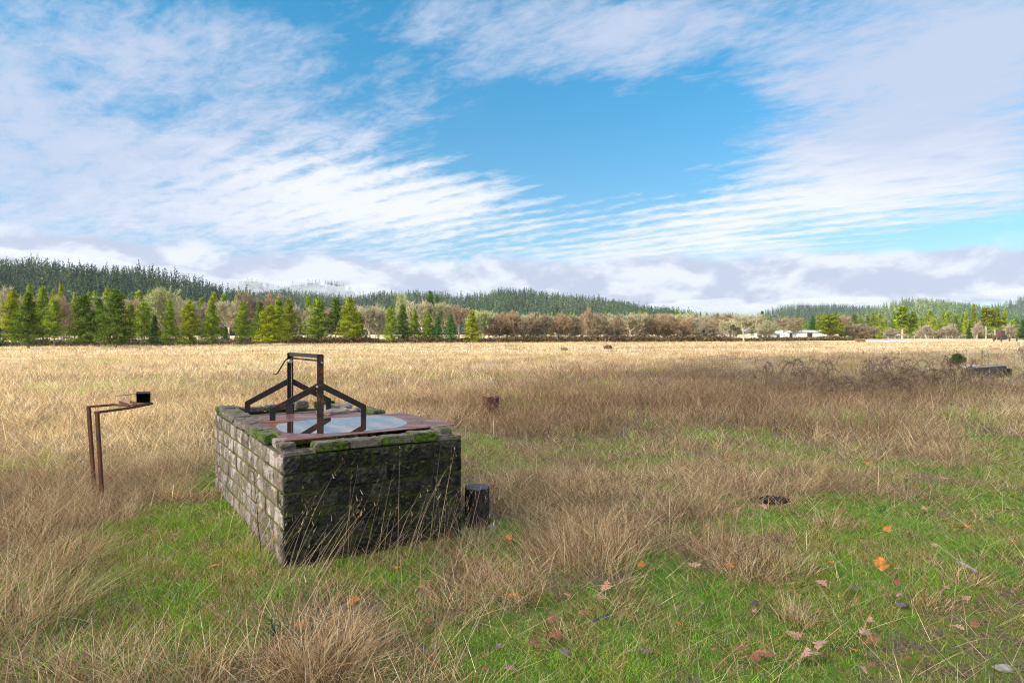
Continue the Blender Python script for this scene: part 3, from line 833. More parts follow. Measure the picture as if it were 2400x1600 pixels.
# puddle
def puddle():
    pts = []
    outline = [(648, 1002), (662, 1011), (690, 1014.5), (740, 1015), (790, 1014.5), (845, 1010.5), (885, 1007), (920, 1003.5), (946, 997), (953, 989), (938, 981), (915, 974.5), (880, 972.5), (850, 975), (800, 978.5), (770, 979), (735, 983), (700, 986), (668, 989), (650, 995)]
    P_ = [on(a, b, PZ + .0025) for a, b in outline]
    bm = bmesh.new()
    cen = sum(P_, Vector()) / len(P_)
    # catmull-rom smoothing
    Q = []
    m = len(P_)
    for i in range(m):
        p0, p1, p2, p3 = P_[i - 1], P_[i], P_[(i + 1) % m], P_[(i + 2) % m]
        for k in range(5):
            t = k / 5
            Q.append(.5 * ((2 * p1) + (p2 - p0) * t + (2 * p0 - 5 * p1 + 4 * p2 - p3) * t * t + (3 * p1 - p0 - 3 * p2 + p3) * t ** 3))
    top = [bm.verts.new(q + Vector((random.gauss(0, .002), random.gauss(0, .004), 0))) for q in Q]
    lo = [bm.verts.new((q.co - cen) * 1.006 + cen - Vector((0, 0, .0015))) for q in top]
    bm.faces.new(top)
    for i in range(len(top)):
        j = (i + 1) % len(top); bm.faces.new((top[j], top[i], lo[i], lo[j]))
    bmesh.ops.recalc_face_normals(bm, faces=bm.faces[:])
    o = bm_mesh('puddle', bm, M_WATER)
    if o.data.polygons[0].normal.z < 0: o.data.flip_normals()
    tag(o, 'shallow rain puddle mirroring the sky on the rusty sheet', 'puddle')
puddle()

# ---- winch frame
wf = empty('winch_frame', (0, 0, PZ))
tag(wf, 'dark rusty steel winch frame with two posts, crossbar and hand crank over the well', 'winch')
def prt(name, bm, m, bev=.0):
    o = bm_mesh(name, bm, m, wf, bevel=bev)
    o.matrix_parent_inverse = Matrix.Translation(wf.location).inverted()
    return o
fd = Vector((.925, .381, 0)).normalized()       # along the braces
def channel(bm, a, b, w, dep, th, open_dir, wdir):
    """C-channel: web and two flanges. web plane faces -open_dir"""
    a, b = Vector(a), Vector(b); d = (b - a); L = d.length; d.normalize()
    wd = (Vector(wdir) - Vector(wdir).dot(d) * d).normalized(); od = d.cross(wd).normalized()
    if od.dot(Vector(open_dir)) < 0: od = -od
    R = Matrix((wd, d, od)).transposed()
    if R.determinant() < 0: R = Matrix((-wd, d, od)).transposed()
    c = (a + b) / 2
    add_box(bm, c, (w, L, th), R)
    add_box(bm, c + wd * (w / 2 - th / 2) + od * (dep / 2 + th / 2 - .0005), (th, L, dep), R)
    add_box(bm, c - wd * (w / 2 - th / 2) + od * (dep / 2 + th / 2 - .0005), (th, L, dep), R)
mids = []
back = Vector((-fd.y, fd.x, 0))
def P2(px, d, z): return Vector(((px - HX) / F * d, d, z))
def frame_side(cx, cd, near, lfoot, ldep, rfoot, rdep, zf):
    top = 1.668
    c = P2(cx, cd, 0)
    bm = bmesh.new()
    # channel post: the near one shows its web, the far one its open side
    channel(bm, c + Vector((0, 0, zf)), c + Vector((0, 0, top)), .066, .035, .006, back if near else -back, fd)
    prt('post', bm, M_STEELORANGE if near else M_STEEL)
    zk, zj, hh = 1.103, 1.338, .064
    for sgn, px, dd in ((-1, lfoot, ldep), (1, rfoot, rdep)):
        f_ = P2(px, dd, 0)
        bm = bmesh.new()
        inn = c + fd * sgn * .030
        off = -back * (.002 if near else -.002)
        # arm (kinked plate profile, with its flange)
        prof = [(inn, zj + hh / 2), (f_ + fd * sgn * .028, zk + .018), (f_ + fd * sgn * .028, zf), (f_ - fd * sgn * .028, zf), (f_ - fd * sgn * .028, zk - .018), (inn, zj - hh / 2 - .006)]
        fr = []; bk = []
        for q, z in prof:
            p = Vector((q.x, q.y, z)) + off
            fr.append(bm.verts.new(p)); bk.append(bm.verts.new(p + back * .007))
        bm.faces.new(fr); bm.faces.new(bk[::-1])
        for i in range(len(fr)):
            j = (i + 1) % len(fr); bm.faces.new((fr[j], fr[i], bk[i], bk[j]))
        bmesh.ops.recalc_face_normals(bm, faces=bm.faces[:])
        # flanges along both edges
        def flange(a, za, b, zb, s_):
            pa = Vector((a.x, a.y, za)); pb = Vector((b.x, b.y, zb)); d_ = (pb - pa).normalized()
            nn = d_.cross(back).normalized() * .003 * s_
            add_bar(bm, pa + nn + back * .020 + off, pb + nn + back * .020 + off, .005, .034, up=d_.cross(back))
        flange(inn, zj + hh / 2, f_ + fd * sgn * .028, zk + .018, -1 if sgn > 0 else 1)
        flange(inn, zj - hh / 2 - .006, f_ - fd * sgn * .028, zk - .018, 1 if sgn > 0 else -1)
        add_bar(bm, Vector(((f_ + fd * sgn * .026).x, (f_ + fd * sgn * .026).y, zf)) + back * .024 + off, Vector(((f_ + fd * sgn * .026).x, (f_ + fd * sgn * .026).y, zk + .015)) + back * .024 + off, .005, .034, up=fd)
        prt('brace', bm, M_STEEL)
    mids.append(c)
frame_side(751, 6.775, True, 639, 6.60, 852, 6.95, PZ + .001)
frame_side(680, 7.45, False, 580, 7.28, 770, 7.63, PZ - .009)
cn, cf = mids
bd = (cf - cn).normalized()
bm = bmesh.new()
add_bar(bm, cn - bd * .0 + Vector((0, 0, 1.654)) + back * .036 * 0, cf + Vector((0, 0, 1.654)), .040, .050)
prt('crossbar', bm, M_STEEL)
bm = bmesh.new()
za = 1.607
add_tube(bm, [cn - bd * .055 + Vector((0, 0, za)), cf + bd * .02 + Vector((0, 0, za + .004))], .011, 10)
prt('winding_rod', bm, M_STEELORANGE)
bm = bmesh.new()
e0 = cf + bd * .02 + Vector((0, 0, za + .004)); hd = -fd
e = [e0, e0 + bd * .05 + hd * .02, e0 + bd * .06 + hd * .045 + Vector((0, 0, -.01)), P(650, 877, 7.42), P(642, 877, 7.42) ]
e = [e0, e0 + bd * .05, P(668, 845, 7.5), P(651, 873, 7.5), P(648, 876.5, 7.5), P(641.5, 876, 7.52)]
add_tube(bm, e, .0085, 8)
prt('crank', bm, M_STEELORANGE)
M_BOLT = simple('worn_bolt', (.30, .28, .25), (.45, .43, .40), 30, .4, .6)
for (px, py, dd) in ((751 + 3, 849, 6.77 - .0), (742.5, 905.5, 6.765)):
    bm = bmesh.new()
    p = P(px, py, dd)
    add_tube(bm, [p - back * .0 + Vector((0, 0, 0)), p - back * .034], .0125, 6)
    prt('bolt', bm, M_BOLT)
# rope / chain hanging in the far post
bm = bmesh.new()
pp = [P(683.3, 848 + i * 3.4, 7.40) for i in range(38)]
for i in range(len(pp) - 1):
    q = pp[i]; add_tube(bm, [q + Vector((.004 if i % 2 else -.004, 0, 0)), pp[i + 1] + Vector((-.004 if i % 2 else .004, 0, 0))], .0045, 5, False)
prt('chain', bm, simple('worn_chain', (.10, .075, .055), (.28, .22, .17), 60, .6, .5))
bm = bmesh.new(); q = P(680, 846, 7.39)
add_tube(bm, [q - bd * .02, q + bd * .03], .022, 12); prt('chain_wheel', bm, M_BOLT)
# timber support under far post
bm = bmesh.new(); c_ = P2(680, 7.40, 0)
add_box(bm, (c_.x, c_.y, PZ + .045), (.075, .06, .106)); prt('post_shoe', bm, M_STEEL)
# bark strip on the sheet by the near left brace
bm = bmesh.new()
a = on(612, 990, PZ + .006); b = on(676, 986, PZ + .010)
add_tube(bm, [a, a.lerp(b, .3) + Vector((0, 0, .004)), a.lerp(b, .7), b], [.004, .009, .008, .003], 6)
tag(bm_mesh('bark_strip', bm, simple('orange_bark', (.30, .11, .04), (.42, .19, .08), 20, .8, .2)), 'thin orange brown bark strip lying on the rusty sheet', 'bark')

# ================================================================== LOG AND STUMP
def bark_mat(name, c1, c2, sc=1):
    m, t, b = mat(name, .9, .2)
    p = gpos(t)
    f = t.noise(t.mixv(p, (38 * sc, 38 * sc, 5 * sc)), 1, 7, .65)
    t.put(b.inputs['Base Color'], t.mix(t.rng(f, .35, .68), c1, c2))
    bump(t, b, f, 1.0, .03)
    return m
M_BARK_DK = bark_mat('charred_bark', (.012, .010, .009), (.055, .045, .038))
M_BARK_RD = bark_mat('rotten_red_bark', (.025, .013, .009), (.16, .075, .045))
M_CUT = simple('grey_cut_wood', (.10, .085, .085), (.21, .18, .185), 25, .8, .25, .5)
def log(name, base, r, h, mb, mc, label, cat, rag=0.0, hollow=False):
    e = empty(name, base); tag(e, label, cat)
    bm = bmesh.new(); n = 40; rings = []
    zs = np.linspace(-.03, h, 12)
    for i, z in enumerate(zs):
        ring = []
        for k in range(n):
            a = k / n * 2 * math.pi
            rr = r * (1 + .04 * math.sin(3 * a + 1) + .03 * math.sin(7 * a + z * 5) + .035 * random.uniform(-1, 1) + (.10 * max(0, 1 - z / .06) if z < .06 else 0))
            zz_ = z + (rag * (math.sin(a * 2 + 1) + math.sin(a * 5)) * .4 + rag * random.uniform(-.5, .5) if i == len(zs) - 1 else 0)
            ring.append(bm.verts.new((math.cos(a) * rr, math.sin(a) * rr, zz_)))
        rings.append(ring)
    for i in range(len(rings) - 1):
        for k in range(n):
            bm.faces.new((rings[i][k], rings[i][(k + 1) % n], rings[i + 1][(k + 1) % n], rings[i + 1][k]))
    if hollow:   # inner skin
        inn = [[bm.verts.new((v.co.x * .68, v.co.y * .68, v.co.z - .0)) for v in rings[-1]], [bm.verts.new((v.co.x * .6, v.co.y * .6, v.co.z - .12)) for v in rings[-1]]]
        for k in range(n):
            bm.faces.new((rings[-1][k], rings[-1][(k + 1) % n], inn[0][(k + 1) % n], inn[0][k]))
            bm.faces.new((inn[0][k], inn[0][(k + 1) % n], inn[1][(k + 1) % n], inn[1][k]))
        bm.faces.new(inn[1])
    o = bm_mesh('bark', bm, mb, e, smooth=False)
    if not hollow:
        bm = bmesh.new()
        prev = None
        for j, s in enumerate((1.03, .9, .6, .3)):
            ring = [bm.verts.new((math.cos(k / n * 6.2832) * r * s * (1 + .04 * math.sin(3 * k / n * 6.2832 + 1)), math.sin(k / n * 6.2832) * r * s * (1 + .04 * math.sin(3 * k / n * 6.2832 + 1)), h + .004 + (0 if j else -.012) + .003 * (j % 2))) for k in range(n)]
            if prev:
                for k in range(n): bm.faces.new((prev[k], prev[(k + 1) % n], ring[(k + 1) % n], ring[k]))
            prev = ring
        bm.faces.new(prev)
        bm_mesh('cut_top', bm, mc, e)
    return e
g = G(1117, 1222)
log('log_round', (g.x, g.y, float(zg(g.x, g.y))), .121, .372, M_BARK_DK, M_CUT, 'short black log standing upright beside the dark end of the well', 'log')
g = G(1149, 972)
log('tree_stump', (g.x, g.y, float(zg(g.x, g.y))), .185, .385, M_BARK_RD, M_CUT, 'reddish rotten hollow stump out in the dry grass', 'stump', rag=.03, hollow=True)

# ================================================================== RUSTY POST STAND
st = empty('post_stand', (-4.6, 7.2, 0)); tag(st, 'rusty bent steel mailbox stand with an open box, left of the well', 'stand')
def sp(name, bm, m):
    o = bm_mesh(name, bm, m, st); o.matrix_parent_inverse = Matrix.Translation(st.location).inverted(); return o
bm = bmesh.new(); add_bar(bm, P(241.5, 1200, 7.17) , P(227.5, 965, 7.17), .032, .034, up=Vector((1, 0, 0))); sp('post', bm, M_RUSTPOST)
bm = bmesh.new(); add_bar(bm, P(222, 1160, 7.5), P(207.5, 953, 7.5), .032, .034, up=Vector((1, 0, 0))); sp('post', bm, M_RUSTPOST)
bm = bmesh.new()
a, b, c = P(222, 967, 7.17), P(302, 956, 7.50), P(356, 945.5, 7.96)
add_bar(bm, a, b, .026, .03); add_bar(bm, b, c, .026, .03)
sp('arm', bm, M_RUSTPOST)
bm = bmesh.new()
a2, b2, c2_ = P(204, 953.5, 7.5), P(268, 948, 7.62), P(303, 951.5, 7.53)
add_bar(bm, a2, b2, .024, .03); add_bar(bm, b2, c2_, .022, .03); sp('arm', bm, M_RUSTPOST)
for (p0, p1) in (((280, 942), (301, 949)), ((305, 941.5), (321, 946.5))):
    bm = bmesh.new(); add_bar(bm, P(*p0, 7.70), P(*p1, 7.62), .034, .005); sp('bracket', bm, M_RUSTPOST)
bm = bmesh.new()
q = [P(322, 946, 7.72), P(356, 944.5, 7.93)]
add_bar(bm, P(300, 950, 7.56), P(348, 945, 8.0), .006, .10, up=Vector((0, 0, 1))); sp('tray', bm, M_RUSTPOST)
# box: open to the front, near-black tin inside and out
bm = bmesh.new()
bx0, bx1, bz0, bz1, dn_, df = P(322, 943, 7.9).x, P(354.5, 943, 7.9).x, P(322, 943.5, 7.9).z, P(322, 921.5, 7.9).z, 7.88, 8.12
tk = .005
add_box(bm, ((bx0 + bx1) / 2, (dn_ + df) / 2, bz0), (bx1 - bx0, df - dn_, tk)); add_box(bm, ((bx0 + bx1) / 2 - .0, (dn_ + df) / 2, bz1), (bx1 - bx0, df - dn_, tk))
for xx in (bx0, bx1): add_box(bm, (xx, (dn_ + df) / 2, (bz0 + bz1) / 2), (tk, df - dn_ - .004, bz1 - bz0 - tk - .001))
add_box(bm, ((bx0 + bx1) / 2, df - tk, (bz0 + bz1) / 2), (bx1 - bx0 - tk, tk, bz1 - bz0 - tk))
for v_ in bm.verts: v_.co.x *= v_.co.y / 7.88
sp('box', bm, simple('black_tin', (.010, .009, .008), (.03, .024, .018), 20, .7, .3))
bm = bmesh.new(); add_bar(bm, P(276, 927, 7.88), P(323, 922.6, 7.88), .004, .10); sp('lid', bm, M_STEEL)

# ================================================================== FALLEN LEAVES
def leaf_mesh(seed):
    rs = random.Random(seed)
    bm = bmesh.new()
    nl = 4; half = []
    L = 1.0
    prof = [(0, .015)]
    for i in range(nl):
        t0 = .15 + i * .19
        w_ = (.20, .34, .38, .26)[i] * rs.uniform(.8, 1.15)
        prof += [(t0, .06), (t0 + .05, w_ * .75), (t0 + .13, w_), (t0 + .16, w_ * .6)]
    prof += [(.93, .10), (1.0, .0)]
    cu = rs.uniform(-.5, .9); tw = rs.uniform(-.5, .5)
    def pos(t, s): 
        z = .22 * cu * (s * s) * 4 + .18 * math.sin(t * 3.1) * rs.choice((1,)) * cu + tw * s * (t - .5) * .5
        return Vector((t - .5, s, z + .02))
    rowc = [bm.verts.new(pos(t, 0) - Vector((0, 0, .015))) for t, w_ in prof]
    for sg in (-1, 1):
        row = []
        for i, (t, w_) in enumerate(prof):
            row.append(bm.verts.new(pos(t + rs.uniform(-.01, .01), sg * max(w_, .004))))
        for i in range(len(prof) - 1):
            try: bm.faces.new((rowc[i], rowc[i + 1], row[i + 1], row[i]) if sg > 0 else (rowc[i + 1], rowc[i], row[i], row[i + 1]))
            except Exception: pass
    add_tube(bm, [Vector((-.5, 0, .02)), Vector((-.72, .03, .01))], .012, 4)
    zmin = min(v.co.z for v in bm.verts)
    for v in bm.verts: v.co.z -= zmin
    me = bpy.data.meshes.new('oak_leaf'); bm.to_mesh(me); bm.free(); return me
def leaf_material(name, c1, c2):
    m, t, b = mat(name, .55, .35)
    f = t.noise(ocoord(t), 4, 5)
    t.put(b.inputs['Base Color'], t.mix(t.rng(f, .3, .7), c1, c2))
    bump(t, b, t.noise(ocoord(t), 9, 4), .5, .05)
    return m
LM = {'orange': leaf_material('orange_leaf', (.50, .13, .015), (.70, .25, .04)), 'brown': leaf_material('brown_leaf', (.22, .07, .03), (.36, .14, .065)),
      'pinkish tan': leaf_material('tan_leaf', (.40, .19, .12), (.52, .29, .19)), 'grey': leaf_material('grey_leaf', (.15, .10, .08), (.25, .18, .15)), 'dark': leaf_material('dark_leaf', (.045, .035, .035), (.09, .07, .065))}
LV = [leaf_mesh(i) for i in range(7)]
LEAVES = [(1207, 1413, 'orange', 38), (1420, 1392, 'pinkish tan', 36), (1330, 1413, 'pinkish tan', 20), (1282, 1260, 'brown', 26), (1427, 1276, 'pinkish tan', 22), (1626, 1339, 'pinkish tan', 28), (1703, 1341, 'orange', 34), (1502, 1342, 'orange', 22),
          (1303, 1505, 'brown', 50), (1257, 1520, 'brown', 34), (1167, 1526, 'grey', 30), (1322, 1543, 'grey', 38), (1196, 1576, 'pinkish tan', 30), (1142, 1578, 'brown', 26), (1517, 1543, 'grey', 34), (1737, 1536, 'brown', 34), (1768, 1446, 'pinkish tan', 16),
          (1728, 1457, 'grey', 24), (1368, 1452, 'brown', 22), (1297, 1465, 'brown', 34), (1400, 1350, 'dark', 26), (1603, 1120, 'orange', 18), (1703, 1092, 'orange', 18), (1397, 1080, 'pinkish tan', 16), (1933, 1109, 'orange', 18), (2029, 1100, 'orange', 18),
          (1975, 1222, 'brown', 22), (2248, 1253, 'orange', 34), (2275, 1250, 'orange', 30), (2341, 1216, 'orange', 18), (2188, 1298, 'pinkish tan', 26), (2060, 1334, 'orange', 34), (2075, 1345, 'orange', 30), (2090, 1358, 'brown', 26), (2107, 1348, 'pinkish tan', 18),
          (1945, 1329, 'orange', 20), (2025, 1287, 'brown', 20), (1926, 1379, 'pinkish tan', 30), (2000, 1388, 'grey', 28), (2102, 1381, 'brown', 24), (1876, 1473, 'orange', 38), (1861, 1501, 'pinkish tan', 38), (1926, 1526, 'pinkish tan', 46), (1888, 1555, 'pinkish tan', 40),
          (1907, 1547, 'pinkish tan', 44), (1796, 1551, 'brown', 44), (1771, 1562, 'brown', 36), (2029, 1494, 'pinkish tan', 30), (2044, 1515, 'brown', 34), (2243, 1484, 'pinkish tan', 26), (2171, 1557, 'pinkish tan', 24), (2373, 1298, 'brown', 26), (2331, 1417, 'brown', 24),
          (2266, 1423, 'pinkish tan', 26), (1788, 1207, 'pinkish tan', 20), (2215, 1138, 'pinkish tan', 16), (829, 1426, 'orange', 30), (982, 1391, 'orange', 24), (970, 1348, 'orange', 18), (928, 1345, 'orange', 22), (702, 1488, 'orange', 30), (658, 1574, 'brown', 30), (501, 1340, 'orange', 22), (55, 1298, 'brown', 20),
          (1010, 1470, 'brown', 18), (2390, 1530, 'brown', 20), (1965, 1486, 'orange', 18)]
rx_ = random.Random(77)
for _ in range(50):
    LEAVES.append((rx_.uniform(880, 2390), 1190 + 400 * rx_.random() ** .9, rx_.choice(['orange', 'brown', 'brown', 'pinkish tan', 'brown', 'dark']), rx_.uniform(14, 26)))
ORD = ['first', 'second', 'third', 'fourth', 'fifth', 'sixth', 'seventh', 'eighth', 'ninth', 'tenth', 'eleventh', 'twelfth', 'thirteenth', 'fourteenth', 'fifteenth', 'sixteenth', 'seventeenth', 'eighteenth', 'nineteenth', 'twentieth']
def ordn(i):
    if i < 20: return ORD[i]
    if (i + 1) % 10 == 0: return {30: 'thirtieth', 40: 'fortieth', 50: 'fiftieth', 60: 'sixtieth', 70: 'seventieth', 80: 'eightieth'}[i + 1]
    return {2: 'twenty', 3: 'thirty', 4: 'forty', 5: 'fifty', 6: 'sixty', 7: 'seventy', 8: 'eighty'}[(i + 1) // 10] + '-' + ORD[(i + 1) % 10 - 1]
cnt = {}
rl = random.Random(3)
for (px, py, col, sz) in sorted(LEAVES):
    g = G(px, py); L = sz * g.y / F * 1.2
    k = cnt.get(col, 0); cnt[col] = k + 1
    me = LV[rl.randrange(7)]
    o = bpy.data.objects.new('oak_leaf', me.copy()); COL.objects.link(o); o.data.materials.append(LM[col])
    o.location = (g.x, g.y, float(zg(g.x, g.y)) + .045 + (.03 if py < 1300 else 0)); o.scale = (L, L * .95, L)
    o.rotation_euler = (rl.uniform(-.5, .3), rl.uniform(-.3, .3), rl.uniform(0, 6.28))
    tag(o, f'{col} lobed oak leaf fallen on the grass, {ordn(k)} {col} leaf from the left', 'leaf', 'fallen oak leaves on the grass')

# stone, stick, rotten lump, seedling
def lump(name, px, py, s, m, label, cat, seed=1, zf=0.5):
    g = G(px, py); bm = bmesh.new()
    bmesh.ops.create_icosphere(bm, subdivisions=4, radius=1)
    rs = random.Random(seed); ph = [rs.uniform(0, 6) for _ in range(6)]
    for v in bm.verts:
        q = v.co
        r = 1 + .14 * math.sin(q.x * 3 + ph[0]) + .10 * math.sin(q.y * 5 + ph[1]) + .07 * math.sin(q.z * 7 + q.x * 6 + ph[2]) + .05 * rs.uniform(-1, 1)
        v.co = Vector((q.x * r * s[0], q.y * r * s[1], q.z * r * s[2]))
    o = bm_mesh(name, bm, m); o.location = (g.x, g.y, float(zg(g.x, g.y)) + s[2] * zf); tag(o, label, cat)
    return o
lump('flat_stone', 2350, 1574, (.046, .036, .016), simple('grey_stone', (.20, .18, .15), (.33, .30, .25), 20, .85, .3, .4), 'flat grey tan stone at the edge of the bare soil', 'stone', 2, .8)
lump('rotten_wood', 1818, 1182, (.15, .09, .045), simple('black_rot', (.015, .012, .012), (.05, .04, .04), 30, .9, .2, 1.0), 'black rotten wood lump lying on the green turf', 'rotten wood', 5, .9)
lump('grey_stone', 1152, 1236, (.05, .04, .035), simple('bluish_stone', (.16, .15, .14), (.27, .26, .24), 20, .85, .3, .4), 'small bluish stone at the foot of the black log', 'stone', 8)
lump('dark_stone', 2115, 1421, (.045, .03, .016), simple('slate', (.07, .065, .06), (.13, .12, .11), 20, .7, .3, .4), 'small dark slate stone near the soil patch', 'stone', 9, 1.4)
bm = bmesh.new(); a = G(2240, 1328); b = G(2290, 1350)
add_tube(bm, [a + Vector((0, 0, .04)), a.lerp(b, .5) + Vector((0, 0, .05)), b + Vector((0, 0, .035))], [.008, .013, .010], 7)
tag(bm_mesh('stick', bm, simple('grey_stick', (.20, .19, .17), (.33, .31, .28), 30, .8, .2, .6)), 'short pale grey stick lying in green turf', 'stick')

def seedling():
    g = G(643, 1530); V = []; Fc = []; C = []
    rs = np.random.default_rng(5)
    for b in range(16):
        az = rs.uniform(0, 6.28); el = rs.uniform(.1, 1.3); L = rs.uniform(.05, .11)
        d = np.array([math.cos(az) * math.cos(el), math.sin(az) * math.cos(el), math.sin(el)])
        for k in range(34):
            p = d * L * (k / 34) + np.array([0, 0, .04])
            nd = rs.normal(0, 1, 3) + d * 1.0; nd /= np.linalg.norm(nd)
            s = np.cross(nd, [.3, .2, .9]); s /= np.linalg.norm(s)
            i = len(V); V += [p - s * .0012, p + s * .0012, p + nd * .028]; Fc.append((i, i + 1, i + 2))
            C += [(.03 * rs.uniform(.7, 1.5), .085 * rs.uniform(.8, 1.4), .045)] * 3
    me = np_mesh('needles', V, [np.array(Fc)], np.array(C))
    o = link_mesh('fir_seedling', me, M_BLADE); o.location = (g.x, g.y, float(zg(g.x, g.y)) + .06)
    tag(o, 'tiny dark green fir seedling among the brown tufts', 'seedling')
seedling()
# dead weed stalk before the pale wall
def stalk():
    e = G(611, 1300); bm = bmesh.new(); rs = random.Random(2)
    pts = [Vector((e.x + .02 * math.sin(i * .7) - .004 * i, e.y, .075 * i)) for i in range(9)]
    pts = [P(612 - i * 2.2 + rs.uniform(-.8, .8), 1300 - i * 24, e.y) for i in range(9)]
    add_tube(bm, pts, [.005 - .0004 * i for i in range(9)], 6)
    for i in range(3, 9):
        for s in (-1, 1):
            q = pts[i]; L = rs.uniform(.03, .07)
            add_tube(bm, [q, q + Vector((s * L, rs.uniform(-.02, .02), L * .9))], [.0022, .0012], 4)
    tag(bm_mesh('weed_stalk', bm, simple('dead_weed', (.03, .022, .016), (.07, .05, .035), 40, .9, .1)), 'dark dead branching weed stalk in front of the pale block wall', 'weed')
stalk()

# ================================================================== TREES
class Acc:
    def __init__(s): s.V = []; s.T = []; s.C = []; s.n = 0
    def tris(s, V, C):          # V (n,3,3), C (n,3)
        n = len(V); s.V.append(V.reshape(-1, 3)); s.C.append(np.repeat(C, 3, 0))
        s.T.append(np.arange(n * 3).reshape(n, 3) + s.n); s.n += n * 3
    def mesh(s, name): return np_mesh(name, np.concatenate(s.V), [np.concatenate(s.T)], np.concatenate(s.C))
def rand_tris(r, cen, size, flat=1.0):
    n = len(cen); a = r.normal(0, 1, (n, 3)); a[:, 2] *= flat; a /= np.linalg.norm(a, axis=1)[:, None]
    b = r.normal(0, 1, (n, 3)); b -= (b * a).sum(1)[:, None] * a; b /= np.linalg.norm(b, axis=1)[:, None]
    s = np.asarray(size).reshape(-1, 1) * np.ones((n, 1))
    return np.stack([cen - b * s * .45, cen + b * s * .45, cen + a * s * 1.1], 1)
def pine_mesh(seed, R=.27, base=.10, power=.85, n_br=150, dens=30, droop=.1, csize=.022, full=.6, tops=1.0):
    """crown of a unit-height conifer, brushes of needles along limbs"""
    r = np.random.default_rng(seed); A = Acc()
    for i in range(n_br):
        z = base + (1 - base) * (i + r.random()) / n_br * .97
        zr = (z - base) / (1 - base)
        rad = R * ((1 - zr) ** power) * r.uniform(.55, 1.15) * min(1, .60 + zr * 3) + .006
        rad *= 1 + .16 * math.sin(i * 2.399 * 1.0 + seed) * math.sin(z * 13 + seed * 2)
        az = i * 2.399 + r.normal(0, .5)
        tilt = (.25 + .55 * zr) * r.uniform(.6, 1.3) - droop
        m = int(dens * (.4 + rad / R)) + 4
        t = full * 0 + r.random(m) ** .6
        c = np.stack([np.cos(az) * rad * t, np.sin(az) * rad * t, z + rad * t * math.tan(tilt) * .6 - droop * .2 * t * t * rad], -1)
        c += r.normal(0, 1, (m, 3)) * np.array([.012, .012, .008]) * (1 + .5 * t[:, None])
        tone = r.uniform(.5, 1.4)
        k = 2
        c = np.repeat(c, k, 0)
        V = rand_tris(r, c, csize * r.uniform(.6, 1.4, len(c)), 1.3)
        col = np.array([[.135, .185, .030]]) * tone * r.uniform(.75, 1.25, (len(c), 1)) * np.array([[1, 1, 1]])
        A.tris(V, col)
    # leader
    c = np.stack([np.zeros(26), np.zeros(26), np.linspace(.93, 1.0, 26)], -1) + r.normal(0, .004, (26, 3))
    A.tris(rand_tris(r, c, .02, 2), np.tile([[.13, .17, .035]], (26, 1)))
    return A.mesh('crown')
def tubes_acc(A, segs, nside=3):
    """segs: list of (p0, p1, r0, r1, col)"""
    p0 = np.array([s[0] for s in segs]); p1 = np.array([s[1] for s in segs]); r0 = np.array([s[2] for s in segs])[:, None]; r1 = np.array([s[3] for s in segs])[:, None]
    col = np.array([s[4] for s in segs])
    d = p1 - p0; d /= np.linalg.norm(d, axis=1)[:, None] + 1e-9
    a = np.cross(d, np.array([.13, .21, .97])); a /= np.linalg.norm(a, axis=1)[:, None] + 1e-9; b = np.cross(d, a)
    for k in range(nside):
        t0, t1 = 2 * math.pi * k / nside, 2 * math.pi * (k + 1) / nside
        q0 = a * math.cos(t0) + b * math.sin(t0); q1 = a * math.cos(t1) + b * math.sin(t1)
        A.tris(np.stack([p0 + q0 * r0, p0 + q1 * r0, p1 + q1 * r1], 1), col)
        A.tris(np.stack([p0 + q0 * r0, p1 + q1 * r1, p1 + q0 * r1], 1), col)
def trunk_mesh(seed, h=.97, r0=.014, col=(.20, .15, .11), limbs=True):
    r = np.random.default_rng(seed); A = Acc(); segs = []
    zs = np.linspace(-.02, h, 9); x = np.cumsum(r.normal(0, .002, 9)) * 1.0; x -= x[0]
    for i in range(8):
        segs.append(((x[i], 0, zs[i]), (x[i + 1], 0, zs[i + 1]), r0 * (1 - zs[i] * .95) + .001, r0 * (1 - zs[i + 1] * .95) + .001, col))
    if limbs:
        for i in range(24):
            z = r.uniform(.08, .8); az = r.uniform(0, 6.28); L = (1 - z) * .16
            segs.append(((0, 0, z), (math.cos(az) * L, math.sin(az) * L, z + L * .25), .003, .001, tuple(.8 * c for c in col)))
    tubes_acc(A, segs, 5); return A.mesh('trunk')
